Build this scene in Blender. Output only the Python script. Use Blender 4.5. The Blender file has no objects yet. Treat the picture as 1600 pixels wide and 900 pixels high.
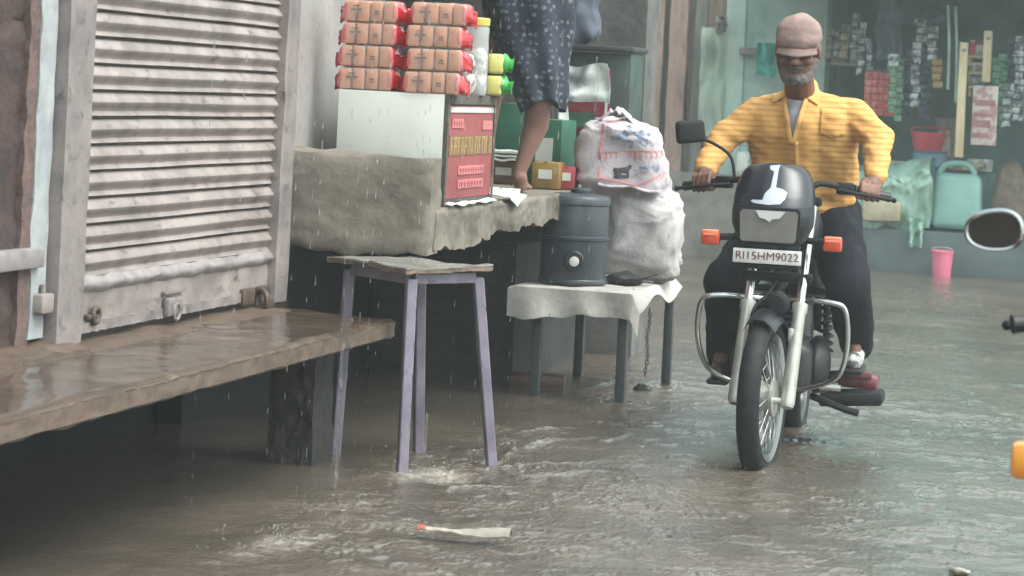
import bpy, bmesh, math, random
import numpy as np
from mathutils import Vector, Matrix, noise
from mathutils.bvhtree import BVHTree

random.seed(7); rng = np.random.default_rng(7)
SC = bpy.context.scene
COL = SC.collection
PI = math.pi

# ------------------------------------------------------------------ camera model (world: X across street, Y along street, Z up)
F, PPX, PPY = 4000.0, 800.0, 136.0
ROLL, YAW, EYE = math.radians(2.8), math.radians(14.7), 1.30
CR, SR, CY, SY = math.cos(ROLL), math.sin(ROLL), math.cos(YAW), math.sin(YAW)

def ray(u, v):
    a = (u-PPX)/F; b = (PPY-v)/F
    x = a*CR - b*SR; z = a*SR + b*CR
    return Vector((-SY + x*CY, CY + x*SY, z))
EYEP = Vector((0, 0, EYE))
def on_z(u, v, z=0.0): d = ray(u, v); return EYEP + d*((z-EYE)/d.z)
def on_x(u, v, x): d = ray(u, v); return EYEP + d*(x/d.x)
def on_y(u, v, y): d = ray(u, v); return EYEP + d*(y/d.y)
def deep(u, v, t): return EYEP + ray(u, v)*t

# ------------------------------------------------------------------ mesh builder
def frame(d):
    d = Vector(d).normalized()
    up = Vector((0, 0, 1)) if abs(d.z) < .93 else Vector((0, 1, 0))
    x = up.cross(d).normalized(); y = d.cross(x)
    return x, y, d

def smooth_path(pts, k=6):
    pts = [Vector(p) for p in pts]
    out = []
    n = len(pts)
    for i in range(n-1):
        p0 = pts[max(i-1, 0)]; p1 = pts[i]; p2 = pts[i+1]; p3 = pts[min(i+2, n-1)]
        for j in range(k):
            t = j/k
            out.append(0.5*((2*p1)+(p2-p0)*t+(2*p0-5*p1+4*p2-p3)*t*t+(3*p1-p0-3*p2+p3)*t**3))
    out.append(pts[-1])
    return out

ROOT = {}
class MB:
    def __init__(s): s.v = []; s.f = []
    def add(s, vs, fs):
        o = len(s.v)
        s.v += [tuple(p) for p in vs]
        s.f += [tuple(i+o for i in f) for f in fs]
        return s
    def box(s, c, sz, rot=None, bev=0.0, seg=2):
        bm = bmesh.new(); bmesh.ops.create_cube(bm, size=1)
        for v in bm.verts: v.co = Vector((v.co.x*sz[0], v.co.y*sz[1], v.co.z*sz[2]))
        if bev: bmesh.ops.bevel(bm, geom=list(bm.edges), offset=bev, segments=seg, affect='EDGES', profile=.5)
        bm.verts.index_update()
        R = rot or Matrix.Identity(3); c = Vector(c)
        s.add([R @ v.co + c for v in bm.verts], [[v.index for v in f.verts] for f in bm.faces]); bm.free(); return s
    def span(s, a, b, bev=0.0):
        a = Vector(a); b = Vector(b)
        return s.box((a+b)/2, (abs(b.x-a.x), abs(b.y-a.y), abs(b.z-a.z)), bev=bev)
    def tube(s, pts, r, n=10, closed=False, caps=True, flat=1.0):
        pts = [Vector(p) for p in pts]; m = len(pts)
        rs = r if isinstance(r, (list, tuple)) else [r]*m
        vs, fs = [], []
        px = None
        for i, p in enumerate(pts):
            if closed: d = pts[(i+1) % m]-pts[i-1]
            else: d = pts[min(i+1, m-1)]-pts[max(i-1, 0)]
            d = d.normalized()
            if px is None: x, y, _ = frame(d)
            else:
                x = (px - d*px.dot(d)).normalized(); y = d.cross(x)
            px = x
            for j in range(n):
                a = 2*PI*j/n
                vs.append(p + (x*math.cos(a) + y*math.sin(a)*flat)*rs[i])
        for i in range(m if closed else m-1):
            for j in range(n):
                a = i*n+j; b = i*n+(j+1) % n; i2 = (i+1) % m
                fs.append((a, b, i2*n+(j+1) % n, i2*n+j))
        if caps and not closed:
            fs.append(tuple(range(n-1, -1, -1))); fs.append(tuple((m-1)*n+j for j in range(n)))
        return s.add(vs, fs)
    def cyl(s, p0, p1, r0, r1=None, n=18): return s.tube([p0, p1], [r0, r0 if r1 is None else r1], n)
    def lathe(s, prof, c=(0, 0, 0), axis=(0, 0, 1), n=32, arc=2*PI, a0=0):
        x, y, d = frame(axis); c = Vector(c); vs, fs = [], []
        full = abs(arc-2*PI) < 1e-6; m = n if full else n+1
        for r, h in prof:
            for j in range(m):
                a = a0+arc*j/n
                vs.append(c + d*h + (x*math.cos(a)+y*math.sin(a))*max(r, 1e-4))
        for i in range(len(prof)-1):
            for j in range(n):
                k = (j+1) % m
                fs.append((i*m+j, i*m+k, (i+1)*m+k, (i+1)*m+j))
        return s.add(vs, fs)
    def ell(s, c, r, R=None, nu=20, nv=12, pw=1.0):
        R = R or Matrix.Identity(3); c = Vector(c); vs, fs = [], []
        sp = lambda t: math.copysign(abs(t)**pw, t)
        for i in range(nv+1):
            ph = -PI/2 + PI*i/nv
            for j in range(nu):
                th = 2*PI*j/nu
                rc = max(abs(math.cos(ph))**pw, 1e-3)
                vs.append(R @ Vector((r[0]*rc*sp(math.cos(th)), r[1]*rc*sp(math.sin(th)), r[2]*sp(math.sin(ph)))) + c)
        for i in range(nv):
            for j in range(nu):
                k = (j+1) % nu
                fs.append((i*nu+j, i*nu+k, (i+1)*nu+k, (i+1)*nu+j))
        fs.append(tuple(range(nu-1, -1, -1))); fs.append(tuple(nv*nu+j for j in range(nu)))
        return s.add(vs, fs)
    def cap(s, p0, p1, r0, r1=None, n=14):
        r1 = r0 if r1 is None else r1
        p0 = Vector(p0); p1 = Vector(p1); d = (p1-p0).normalized()
        pts, rs = [], []
        for k in range(5):
            a = PI/2*(1-k/4); pts.append(p0-d*r0*math.sin(a)); rs.append(max(r0*math.cos(a), r0*.03))
        for k in range(5):
            a = PI/2*k/4; pts.append(p1+d*r1*math.sin(a)); rs.append(max(r1*math.cos(a), r1*.03))
        return s.tube(pts, rs, n)
    def chain(s, pts, rs):
        for i in range(len(pts)-1): s.cap(pts[i], pts[i+1], rs[i], rs[i+1])
        return s
    def prism(s, poly, fn, th):
        """poly of 2D points mapped by fn(a,b,t) with t from 0 to th"""
        n = len(poly)
        vs = [fn(a, b, 0) for a, b in poly] + [fn(a, b, th) for a, b in poly]
        fs = [tuple(range(n-1, -1, -1)), tuple(range(n, 2*n))]
        fs += [(i, (i+1) % n, n+(i+1) % n, n+i) for i in range(n)]
        return s.add(vs, fs)
    def grid(s, fn, nu, nv, cu=False):
        vs = [fn(i/(nu if cu else nu-1), j/(nv-1)) for j in range(nv) for i in range(nu)]
        fs = []
        for j in range(nv-1):
            for i in range(nu if cu else nu-1):
                k = (i+1) % nu
                fs.append((j*nu+i, j*nu+k, (j+1)*nu+k, (j+1)*nu+i))
        return s.add(vs, fs)
    def solid_grid(s, fn, nu, nv, th):
        """sheet with a real thickness; fn(u,v)->Vector, th = offset vector"""
        th = Vector(th); n = nu*nv
        vs = [Vector(fn(i/(nu-1), j/(nv-1))) for j in range(nv) for i in range(nu)]
        vs = vs + [p+th for p in vs]; fs = []
        for j in range(nv-1):
            for i in range(nu-1):
                a = j*nu+i; q = (a, a+1, a+nu+1, a+nu)
                fs.append(q); fs.append(tuple(n+k for k in reversed(q)))
        for i in range(nu-1):
            fs.append((i+1, i, n+i, n+i+1)); a = (nv-1)*nu+i; fs.append((a, a+1, n+a+1, n+a))
        for j in range(nv-1):
            a = j*nu; fs.append((a, a+nu, n+a+nu, n+a)); a = j*nu+nu-1; fs.append((a+nu, a, n+a, n+a+nu))
        return s.add(vs, fs)
    def torus(s, c, R, r, axis=(0, 0, 1), n=40, m=12, rz=None):
        x, y, d = frame(axis); c = Vector(c); rz = rz or r; vs, fs = [], []
        for i in range(n):
            a = 2*PI*i/n; e = x*math.cos(a)+y*math.sin(a)
            for j in range(m):
                b = 2*PI*j/m; vs.append(c+e*(R+r*math.cos(b))+d*rz*math.sin(b))
        for i in range(n):
            for j in range(m):
                i2 = (i+1) % n; j2 = (j+1) % m
                fs.append((i*m+j, i2*m+j, i2*m+j2, i*m+j2))
        return s.add(vs, fs)
    def warp(s, fn): s.v = [tuple(fn(Vector(p))) for p in s.v]; return s
    def rough_up(s, amp, sc, seed=0):
        """push every vertex by smooth 3D noise"""
        o = Vector((seed*7.3, seed*3.1, seed*1.7))
        def f(p):
            return p + noise.noise_vector(p*sc+o)*amp
        return s.warp(f)
    def normals(s):
        me = bpy.data.meshes.new('t'); me.from_pydata(s.v, [], s.f); me.update()
        n = [v.normal.copy() for v in me.vertices]; bpy.data.meshes.remove(me); return n
    def swell(s, fn):
        n = s.normals(); s.v = [tuple(Vector(p)+n[i]*fn(Vector(p), n[i])) for i, p in enumerate(s.v)]; return s
    def build(s, name, mat, parent=None, world=True, smooth=True, ang=38, label=None, fix=True):
        M4 = None
        v = s.v
        base = None
        if parent is not None:
            if world:
                r = parent
                while r.parent is not None: r = r.parent
                inv = ROOT[r.name].inverted(); v = [tuple(inv @ Vector(p)) for p in v]
        else:
            a = np.array(v); lo, hi = a.min(0), a.max(0)
            base = Vector(((lo[0]+hi[0])/2, (lo[1]+hi[1])/2, lo[2]))
            v = [tuple(Vector(p)-base) for p in v]
        me = bpy.data.meshes.new(name); me.from_pydata(v, [], s.f)
        if fix:
            bm = bmesh.new(); bm.from_mesh(me); bmesh.ops.recalc_face_normals(bm, faces=bm.faces); bm.to_mesh(me); bm.free()
        if smooth:
            me.polygons.foreach_set('use_smooth', [True]*len(me.polygons))
            me.set_sharp_from_angle(angle=math.radians(ang))
        me.materials.append(mat)
        o = bpy.data.objects.new(name, me); COL.objects.link(o)
        if parent is not None: o.parent = parent
        else: o.location = base; ROOT[o.name] = Matrix.Translation(base)
        if label: o['label'] = label
        return o

def thing(name, label, cat, loc=(0, 0, 0), rz=0.0, group=None, kind=None):
    o = bpy.data.objects.new(name, None); COL.objects.link(o); o.empty_display_size = .05
    o.location = loc; o.rotation_euler = (0, 0, rz)
    ROOT[o.name] = Matrix.LocRotScale(Vector(loc), Matrix.Rotation(rz, 3, 'Z').to_quaternion(), None)
    return tag(o, label, cat, group, kind)
def tag(o, label=None, cat=None, group=None, kind=None):
    if label: o['label'] = label
    if cat: o['category'] = cat
    if group: o['group'] = group
    if kind: o['kind'] = kind
    return o
def dup(root, loc, rz=None, label=None):
    c = root.copy(); COL.objects.link(c); c.location = loc
    if rz is not None: c.rotation_euler = (0, 0, rz)
    if label: c['label'] = label
    for ch in list(root.children):
        d = ch.copy(); COL.objects.link(d); d.parent = c
        for g in list(ch.children):
            e = g.copy(); COL.objects.link(e); e.parent = d
    return c

def blob(mb, voxel=.008, sm=4):
    """union of overlapping closed pieces grown into one continuous skin"""
    me = bpy.data.meshes.new('t'); me.from_pydata(mb.v, [], mb.f)
    bm = bmesh.new(); bm.from_mesh(me); bmesh.ops.recalc_face_normals(bm, faces=bm.faces); bm.to_mesh(me); bm.free()
    o = bpy.data.objects.new('t', me); COL.objects.link(o)
    r = o.modifiers.new('r', 'REMESH'); r.mode = 'VOXEL'; r.voxel_size = voxel; r.adaptivity = 0
    if sm: k = o.modifiers.new('s', 'SMOOTH'); k.iterations = sm; k.factor = .5
    dg = bpy.context.evaluated_depsgraph_get(); e = o.evaluated_get(dg); m2 = e.to_mesh()
    out = MB(); out.v = [tuple(v.co) for v in m2.vertices]; out.f = [tuple(p.vertices) for p in m2.polygons]
    e.to_mesh_clear(); bpy.data.objects.remove(o); bpy.data.meshes.remove(me)
    return out

def text_mb(txt, size, depth=.0):
    c = bpy.data.curves.new('t', 'FONT'); c.body = txt; c.size = size; c.align_x = 'CENTER'; c.align_y = 'CENTER'; c.extrude = depth
    o = bpy.data.objects.new('t', c); COL.objects.link(o)
    dg = bpy.context.evaluated_depsgraph_get(); m = o.evaluated_get(dg).to_mesh()
    b = MB(); b.v = [tuple(v.co) for v in m.vertices]; b.f = [tuple(p.vertices) for p in m.polygons]
    o.evaluated_get(dg).to_mesh_clear(); bpy.data.objects.remove(o); bpy.data.curves.remove(c)
    return b
def poly_mb(poly, cuts=4):
    """flat polygon (2D) triangulated and subdivided, in its XY plane"""
    bm = bmesh.new(); vs = [bm.verts.new((a, b, 0)) for a, b in poly]
    f = bm.faces.new(vs); bmesh.ops.triangulate(bm, faces=[f])
    for _ in range(cuts):
        es = [e for e in bm.edges if e.calc_length() > .012]
        if not es: break
        bmesh.ops.subdivide_edges(bm, edges=es, cuts=1)
        bmesh.ops.triangulate(bm, faces=[f for f in bm.faces if len(f.verts) > 3])
    bm.verts.index_update()
    b = MB(); b.v = [tuple(v.co) for v in bm.verts]; b.f = [tuple(v.index for v in f.verts) for f in bm.faces]; bm.free(); return b
def subdiv(mb, length):
    bm = bmesh.new(); vs = [bm.verts.new(p) for p in mb.v]
    for f in mb.f:
        try: bm.faces.new([vs[i] for i in f])
        except ValueError: pass
    bmesh.ops.triangulate(bm, faces=list(bm.faces))
    for _ in range(4):
        es = [e for e in bm.edges if e.calc_length() > length]
        if not es: break
        bmesh.ops.subdivide_edges(bm, edges=es, cuts=1)
        bmesh.ops.triangulate(bm, faces=[f for f in bm.faces if len(f.verts) > 3])
    bm.verts.index_update()
    b = MB(); b.v = [tuple(v.co) for v in bm.verts]; b.f = [tuple(v.index for v in f.verts) for f in bm.faces]; bm.free(); return b
def stick_on(mb, target, direction, off=.002):
    """lay a printed shape onto a surface along a direction"""
    t = BVHTree.FromPolygons([Vector(p) for p in target.v], target.f)
    d = Vector(direction).normalized(); keep = {}
    vs = []
    for i, p in enumerate(mb.v):
        h = t.ray_cast(Vector(p)-d*1.0, d)
        if h[0] is None: continue
        keep[i] = len(vs); vs.append(tuple(h[0]-d*off))
    b = MB(); b.v = vs; b.f = [tuple(keep[i] for i in f) for f in mb.f if all(i in keep for i in f)]
    return b

# ------------------------------------------------------------------ materials
def L(r, g, b):
    f = lambda c: (c/12.92 if c <= .04045 else ((c+.055)/1.055)**2.4)
    return (f(r/255), f(g/255), f(b/255), 1)
def ramp(nt, src, stops):
    r = nt.nodes.new('ShaderNodeValToRGB'); e = r.color_ramp.elements
    e[0].position, e[0].color = stops[0][0], stops[0][1]
    e[1].position, e[1].color = stops[-1][0], stops[-1][1]
    for p, c in stops[1:-1]:
        q = e.new(p); q.color = c
    nt.links.new(src, r.inputs[0]); return r.outputs[0]
def tex(nt, scale, detail=6, rough=.6, vec=None, dist=0.0, stretch=None):
    n = nt.nodes.new('ShaderNodeTexNoise'); n.inputs['Scale'].default_value = scale
    n.inputs['Detail'].default_value = detail; n.inputs['Roughness'].default_value = rough; n.inputs['Distortion'].default_value = dist
    if vec is None: vec = nt.nodes.new('ShaderNodeTexCoord').outputs['Object']
    if stretch:
        m = nt.nodes.new('ShaderNodeMapping'); m.inputs['Scale'].default_value = stretch; nt.links.new(vec, m.inputs[0]); vec = m.outputs[0]
    nt.links.new(vec, n.inputs['Vector']); return n.outputs[0]
def mixc(nt, fac, a, b):
    m = nt.nodes.new('ShaderNodeMix'); m.data_type = 'RGBA'
    if hasattr(fac, 'is_output'): nt.links.new(fac, m.inputs[0])
    else: m.inputs[0].default_value = fac
    for k, s in ((6, a), (7, b)):
        if hasattr(s, 'is_output'): nt.links.new(s, m.inputs[k])
        else: m.inputs[k].default_value = s
    return m.outputs[2]
BW = ((0, 0, 0, 1), (1, 1, 1, 1))
def mat(name, c, c2=None, sc=6, rough=.6, r2=None, bump=0.0, bsc=30, bdet=4, metal=0.0, stain=None, stain2=None, coat=0.0, spec=.5,
        stretch=None, lo=.38, hi=.64, trans=0.0, alpha=1.0, sheen=0.0, wave=None, ior=None):
    m = bpy.data.materials.new(name); m.use_nodes = True; nt = m.node_tree; p = nt.nodes['Principled BSDF']
    p.inputs['Metallic'].default_value = metal; p.inputs['Roughness'].default_value = rough
    p.inputs['Coat Weight'].default_value = coat; p.inputs['Coat Roughness'].default_value = .12
    p.inputs['Specular IOR Level'].default_value = spec; p.inputs['Transmission Weight'].default_value = trans
    p.inputs['Alpha'].default_value = alpha
    if ior: p.inputs['IOR'].default_value = ior
    col = c
    if c2 is not None:
        n = tex(nt, sc, stretch=stretch)
        col = mixc(nt, ramp(nt, n, [(lo, BW[0]), (hi, BW[1])]), c, c2)
        if r2 is not None:
            mr = nt.nodes.new('ShaderNodeMapRange'); nt.links.new(n, mr.inputs[0]); mr.inputs[1].default_value = lo; mr.inputs[2].default_value = hi
            mr.inputs[3].default_value = rough; mr.inputs[4].default_value = r2; nt.links.new(mr.outputs[0], p.inputs['Roughness'])
    if wave:
        col2, sc_w, direc, wlo, whi = wave
        w = nt.nodes.new('ShaderNodeTexWave'); w.wave_type = 'BANDS'; w.bands_direction = direc; w.inputs['Scale'].default_value = sc_w
        w.inputs['Distortion'].default_value = .35; w.inputs['Detail'].default_value = 2; w.inputs['Detail Scale'].default_value = 1.5
        nt.links.new(nt.nodes.new('ShaderNodeTexCoord').outputs['Object'], w.inputs[0])
        col = mixc(nt, ramp(nt, w.outputs[1], [(wlo, BW[0]), (whi, BW[1])]), col, col2)
    for st in (stain, stain2):
        if st:
            n = tex(nt, st[1], detail=8, rough=.68, stretch=st[4] if len(st) > 4 else None)
            col = mixc(nt, ramp(nt, n, [(st[2], BW[0]), (st[3], BW[1])]), col, st[0])
    if hasattr(col, 'is_output'): nt.links.new(col, p.inputs['Base Color'])
    else: p.inputs['Base Color'].default_value = col
    if bump:
        b = nt.nodes.new('ShaderNodeBump'); b.inputs['Strength'].default_value = 1; b.inputs['Distance'].default_value = bump
        nt.links.new(tex(nt, bsc, detail=bdet), b.inputs['Height']); nt.links.new(b.outputs[0], p.inputs['Normal'])
    return m
# ------------------------------------------------------------------ materials used
m_shutter = mat('faded_pink_paint', L(152,140,137), L(120,110,107), sc=5, rough=.5, r2=.65, bump=.0012, bsc=60, stain=(L(84,72,67),9,.57,.70,(1,1,2.5)), stain2=(L(176,170,160),14,.66,.72))
m_frame = mat('frame_paint', L(140,129,127), L(112,104,104), sc=7, rough=.6, bump=.002, bsc=35, stain=(L(84,76,76),16,.56,.68))
m_maroon = mat('maroon_plaster', L(70,50,48), L(48,36,36), sc=9, rough=.75, bump=.006, bsc=40, bdet=8, stain=(L(104,82,76),22,.66,.74))
m_whiteplaster = mat('peeling_white_plaster', L(160,164,166), L(134,138,142), sc=6, rough=.8, bump=.004, bsc=25, stain=(L(90,84,84),10,.62,.70))
m_rimplaster = mat('pinkish_plaster', L(104,84,79), L(84,68,64), sc=20, rough=.85, bump=.006, bsc=50)
m_pier = mat('grey_plaster', L(158,152,150), L(134,130,128), sc=3, rough=.8, bump=.002, bsc=25, stain=(L(104,100,98),6,.58,.74,(1,1,.4)))
m_slab = mat('wet_brown_stone', L(92,76,66), L(68,58,51), sc=4, rough=.10, r2=.26, bump=.0015, bsc=22, stain=(L(116,99,86),9,.58,.72), spec=.5, coat=.25)
m_slabedge = mat('stone_edge', L(104,86,75), L(82,69,60), sc=14, rough=.4, bump=.003, bsc=40)
m_concrete = mat('old_concrete', L(134,125,115), L(106,98,89), sc=3, rough=.8, bump=.008, bsc=14, bdet=10, stain=(L(88,80,72),4.5,.52,.66), stain2=(L(166,156,142),13,.62,.72))
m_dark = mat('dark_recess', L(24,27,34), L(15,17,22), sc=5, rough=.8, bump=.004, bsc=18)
m_mosswall = mat('mossy_wall', L(46,50,47), L(30,33,34), sc=6, rough=.85, bump=.008, bsc=22, stain=(L(64,62,55),11,.6,.72))
m_post = mat('patchy_brick_post', L(52,48,45), L(32,31,31), sc=11, rough=.85, bump=.012, bsc=24, stain=(L(26,25,26),10,.50,.64), stain2=(L(84,60,52),15,.64,.70))
m_rust = mat('rusty_metal', L(74,62,58), L(104,84,72), sc=30, rough=.6, bump=.002, bsc=80, metal=.3)
m_greymetal = mat('grey_painted_metal', L(150,142,142), L(124,116,116), sc=12, rough=.5, stain=(L(80,70,66),20,.62,.7))
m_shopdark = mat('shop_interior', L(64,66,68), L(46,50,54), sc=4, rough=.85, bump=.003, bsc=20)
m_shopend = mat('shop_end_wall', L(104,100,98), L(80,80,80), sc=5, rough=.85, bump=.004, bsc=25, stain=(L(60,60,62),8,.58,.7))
m_bed = mat('road_bed', L(96,84,72), L(70,62,54), sc=3, rough=.8, bump=.01, bsc=10)

# ------------------------------------------------------------------ camera
cam = bpy.data.cameras.new('camera'); co = bpy.data.objects.new('camera', cam); COL.objects.link(co)
right = Vector((CY, SY, 0)); up = Vector((0, 0, 1)); fwd = Vector((-SY, CY, 0))
rx = right*CR + up*SR; uy = -right*SR + up*CR; bz = -fwd
co.matrix_world = Matrix(((rx.x, uy.x, bz.x, 0), (rx.y, uy.y, bz.y, 0), (rx.z, uy.z, bz.z, EYE), (0, 0, 0, 1)))
cam.sensor_width = 36; cam.lens = F/1600*36; cam.shift_x = 0; cam.shift_y = (PPY-450)/1600
cam.clip_end = 500; cam.dof.use_dof = True; cam.dof.focus_distance = 9.3; cam.dof.aperture_fstop = 8
SC.camera = co

# ------------------------------------------------------------------ light
w = bpy.data.worlds.new('World'); SC.world = w; w.use_nodes = True; nt = w.node_tree
sky = nt.nodes.new('ShaderNodeTexSky'); sky.sky_type = 'NISHITA'; sky.sun_disc = False
SUN_AZ, SUN_EL = math.radians(102), math.radians(56)
sky.sun_elevation = SUN_EL; sky.sun_rotation = SUN_AZ; sky.dust_density = 4; sky.air_density = 1.4; sky.ozone_density = 1
hs = nt.nodes.new('ShaderNodeHueSaturation'); hs.inputs['Saturation'].default_value = .28
nt.links.new(sky.outputs[0], hs.inputs['Color'])
tint = nt.nodes.new('ShaderNodeMix'); tint.data_type = 'RGBA'; tint.blend_type = 'MULTIPLY'; tint.inputs[0].default_value = 1; tint.inputs[7].default_value = (.93, 1.035, 1.0, 1)
nt.links.new(hs.outputs[0], tint.inputs[6])
bgn = nt.nodes['Background']; bgn.inputs[1].default_value = .15; nt.links.new(tint.outputs[2], bgn.inputs[0])
sl = bpy.data.lights.new('sun', 'SUN'); sl.energy = .55; sl.angle = math.radians(35); sl.color = (1, .88, .80)
so = bpy.data.objects.new('sun', sl); COL.objects.link(so); so.location = (4, -3, 12)
sd = Vector((math.sin(SUN_AZ)*math.cos(SUN_EL), math.cos(SUN_AZ)*math.cos(SUN_EL), math.sin(SUN_EL)))
so.rotation_euler = sd.to_track_quat('Z', 'Y').to_euler()
SC.view_settings.view_transform = 'Standard'; SC.view_settings.look = 'None'; SC.view_settings.gamma = 1
SC.view_settings.exposure = EXPO if 'EXPO' in globals() else 1.5
cy_ = SC.cycles; cy_.max_bounces = 6; cy_.diffuse_bounces = 3; cy_.glossy_bounces = 3; cy_.transmission_bounces = 4; cy_.volume_bounces = 0
cy_.transparent_max_bounces = 6; cy_.caustics_reflective = False; cy_.caustics_refractive = False; cy_.sample_clamp_indirect = 6
cy_.use_denoising = True; cy_.use_adaptive_sampling = True; cy_.adaptive_threshold = .02

# ------------------------------------------------------------------ ground and flood water
bed = MB(); bed.grid(lambda a, b: Vector((-60+120*a, -60+140*b, -.07)), 40, 40)
tag(bed.build('road_bed', m_bed), kind='structure')

def wave_height(X, Y):
    n = np.zeros_like(X)
    r = np.random.default_rng(3)
    patch = 1+.45*np.sin(1.7*X+.9*Y+1)*np.sin(1.1*Y-.8*X)+.25*np.sin(4.3*Y+2*X)
    for k in range(120):
        lam = .026*(.50/.026)**r.random()
        th = r.normal(PI/2-.22, .62)
        ph = r.random()*2*PI
        s0 = .021*(1.0 if lam < .16 else .8)
        kx, ky = 2*PI/lam*math.cos(th), 2*PI/lam*math.sin(th)
        env = .6+.7*np.sin((r.uniform(.6, 2.2)*X+r.uniform(.6, 2.2)*Y)*1.3+r.random()*6)
        n += s0*lam/(2*PI)*np.sin(kx*X+ky*Y+ph)*env
    return n*patch*(1+.35/(1+np.exp(-(X+1.6)/.25)))
def bump2(X, Y, x, y, s): return np.exp(-((X-x)**2+(Y-y)**2)/(2*s*s))
# stronger chop round the splash, the stool and the table feet
SPLASH = [tuple(on_z(u, v)[:2]) for u, v in ((650, 745), (560, 790), (440, 850), (370, 870), (700, 740), (520, 830))]
def chop(X, Y):
    a = .62+0*X
    for i, (x, y) in enumerate(SPLASH): a += (.55 if i < 4 else .3)*bump2(X, Y, x, y, .22)
    a += .35*bump2(X, Y, -1.0, 10.8, .9)
    # sheltered water under the slab and behind the table lies calmer
    a *= 1-.6/(1+np.exp((X+2.62)/.05))
    a *= 1-.45*bump2(X, Y, -2.3, 9.7, .55)
    return a
CRESTS = [(.011, .013, [(776,722),(815,701),(850,692),(885,687),(928,683)]), (.008, .010, [(800,678),(850,671),(918,668)]), (.008, .012, [(772,727),(850,725),(952,722)]),
          (.008, .014, [(790,752),(870,742),(962,734)]), (.006, .012, [(828,626),(860,629),(888,633)]), (.007, .012, [(900,588),(930,590),(962,588)]), (.008, .013, [(922,606),(945,600),(966,590)]),
          (.006, .012, [(930,690),(960,686),(985,676)]), (.006, .014, [(1010,612),(1040,612),(1075,606)]), (.007, .016, [(690,768),(760,760),(850,762)])]
rings = []
for _ in range(1500):
    y = 6.2*(21/6.2)**rng.random(); x = rng.uniform(-3.2, -.2)*(y/9)
    if x < -2.6 and y < 12.5: continue
    rings.append((x, y, rng.uniform(.012, .07), rng.uniform(.0015, .004)))
for fx, fy in [tuple(on_z(u, v)[:2]) for u, v in ((630, 742), (770, 725), (655, 710), (970, 630), (1040, 600), (1175, 735), (1255, 690))]:
    for q in (.05, .09, .15): rings.append((fx, fy, q, .0045*.06/q+.001))

def water_patch(xs, ys):
    X, Y = np.meshgrid(xs, ys)
    Z = wave_height(X, Y)*chop(X, Y)
    r = np.random.default_rng(11)
    for x, y, R, a in rings:
        ri = R+.05
        i0, i1 = np.searchsorted(xs, (x-ri, x+ri)); j0, j1 = np.searchsorted(ys, (y-ri, y+ri))
        if i1-i0 < 3 or j1-j0 < 3: continue
        sub = np.s_[j0:j1, i0:i1]; d = np.hypot(X[sub]-x, Y[sub]-y)
        Z[sub] += a*np.cos((d-R)*2*PI/.028)*np.exp(-((d-R)/.014)**2)
    # curved bow waves streaming off the stool and table feet
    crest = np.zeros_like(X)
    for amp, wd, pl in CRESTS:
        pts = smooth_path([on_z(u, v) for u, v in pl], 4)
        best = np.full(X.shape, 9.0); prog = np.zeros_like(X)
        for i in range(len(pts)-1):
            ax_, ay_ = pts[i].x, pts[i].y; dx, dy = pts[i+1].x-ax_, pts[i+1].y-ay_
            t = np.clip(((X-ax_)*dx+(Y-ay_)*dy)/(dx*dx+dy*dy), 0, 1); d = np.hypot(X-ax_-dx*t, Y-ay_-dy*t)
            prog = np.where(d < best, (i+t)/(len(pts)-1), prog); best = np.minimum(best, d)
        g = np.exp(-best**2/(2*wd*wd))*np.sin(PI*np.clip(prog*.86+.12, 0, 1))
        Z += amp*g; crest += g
    foam_glint = np.zeros_like(X)
    for i, (x, y) in enumerate(SPLASH):
        s = (.16, .15, .12, .1, .08, .12)[i]
        foam_glint += (.8, .6, .7, .5, .4, .5)[i]*bump2(X, Y, x, y, s)
    foam_glint += np.clip((Z-.012)/.02, 0, 1)*.3+crest*.75  # splash foam, plus crest lines lightened as painted sky glint
    return X, Y, Z, foam_glint
xs = np.concatenate([np.linspace(-30, -5, 8)[:-1], np.arange(-5, -3.3, .05), np.arange(-3.3, -.45, .0072), np.arange(-.45, 1.2, .03), np.linspace(1.25, 30, 12)])
ys = [-20., -10, -4, 0, 3, 5, 6]; y = 6.2
while y < 21.5: ys.append(y); y += .0078*(y/7)**1.5
ys = np.array(ys + [22, 26, 40, 60.])
X, Y, Zw, foam_glint = water_patch(xs, ys)
ny_, nx_ = X.shape
me = bpy.data.meshes.new('flood_water')
me.vertices.add(X.size); me.vertices.foreach_set('co', np.stack([X, Y, Zw], -1).astype('f').ravel())
idx = np.arange(X.size).reshape(ny_, nx_)
q = np.stack([idx[:-1, :-1], idx[:-1, 1:], idx[1:, 1:], idx[1:, :-1]], -1).reshape(-1, 4)
me.loops.add(q.size); me.loops.foreach_set('vertex_index', q.ravel().astype('i'))
me.polygons.add(len(q)); me.polygons.foreach_set('loop_start', np.arange(0, q.size, 4, dtype='i')); me.polygons.foreach_set('use_smooth', [True]*len(q))
at_ = me.attributes.new('foam_glint', 'FLOAT', 'POINT'); at_.data.foreach_set('value', foam_glint.astype('f').ravel())
me.update(calc_edges=True); me.validate()
mw = bpy.data.materials.new('muddy_flood_water'); mw.use_nodes = True; nt = mw.node_tree; p = nt.nodes['Principled BSDF']
p.inputs['Roughness'].default_value = .06; p.inputs['IOR'].default_value = 2.0
silt = mixc(nt, ramp(nt, tex(nt, 1.3, 5), [(.35, BW[0]), (.68, BW[1])]), L(100,90,80), L(74,67,60))
fa = nt.nodes.new('ShaderNodeAttribute'); fa.attribute_name = 'foam_glint'
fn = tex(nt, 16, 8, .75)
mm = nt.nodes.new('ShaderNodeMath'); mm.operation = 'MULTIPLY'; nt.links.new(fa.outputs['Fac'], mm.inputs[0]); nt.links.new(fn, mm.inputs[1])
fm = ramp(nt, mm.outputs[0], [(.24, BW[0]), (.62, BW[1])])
nt.links.new(mixc(nt, fm, silt, L(166,157,147)), p.inputs['Base Color'])
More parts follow.
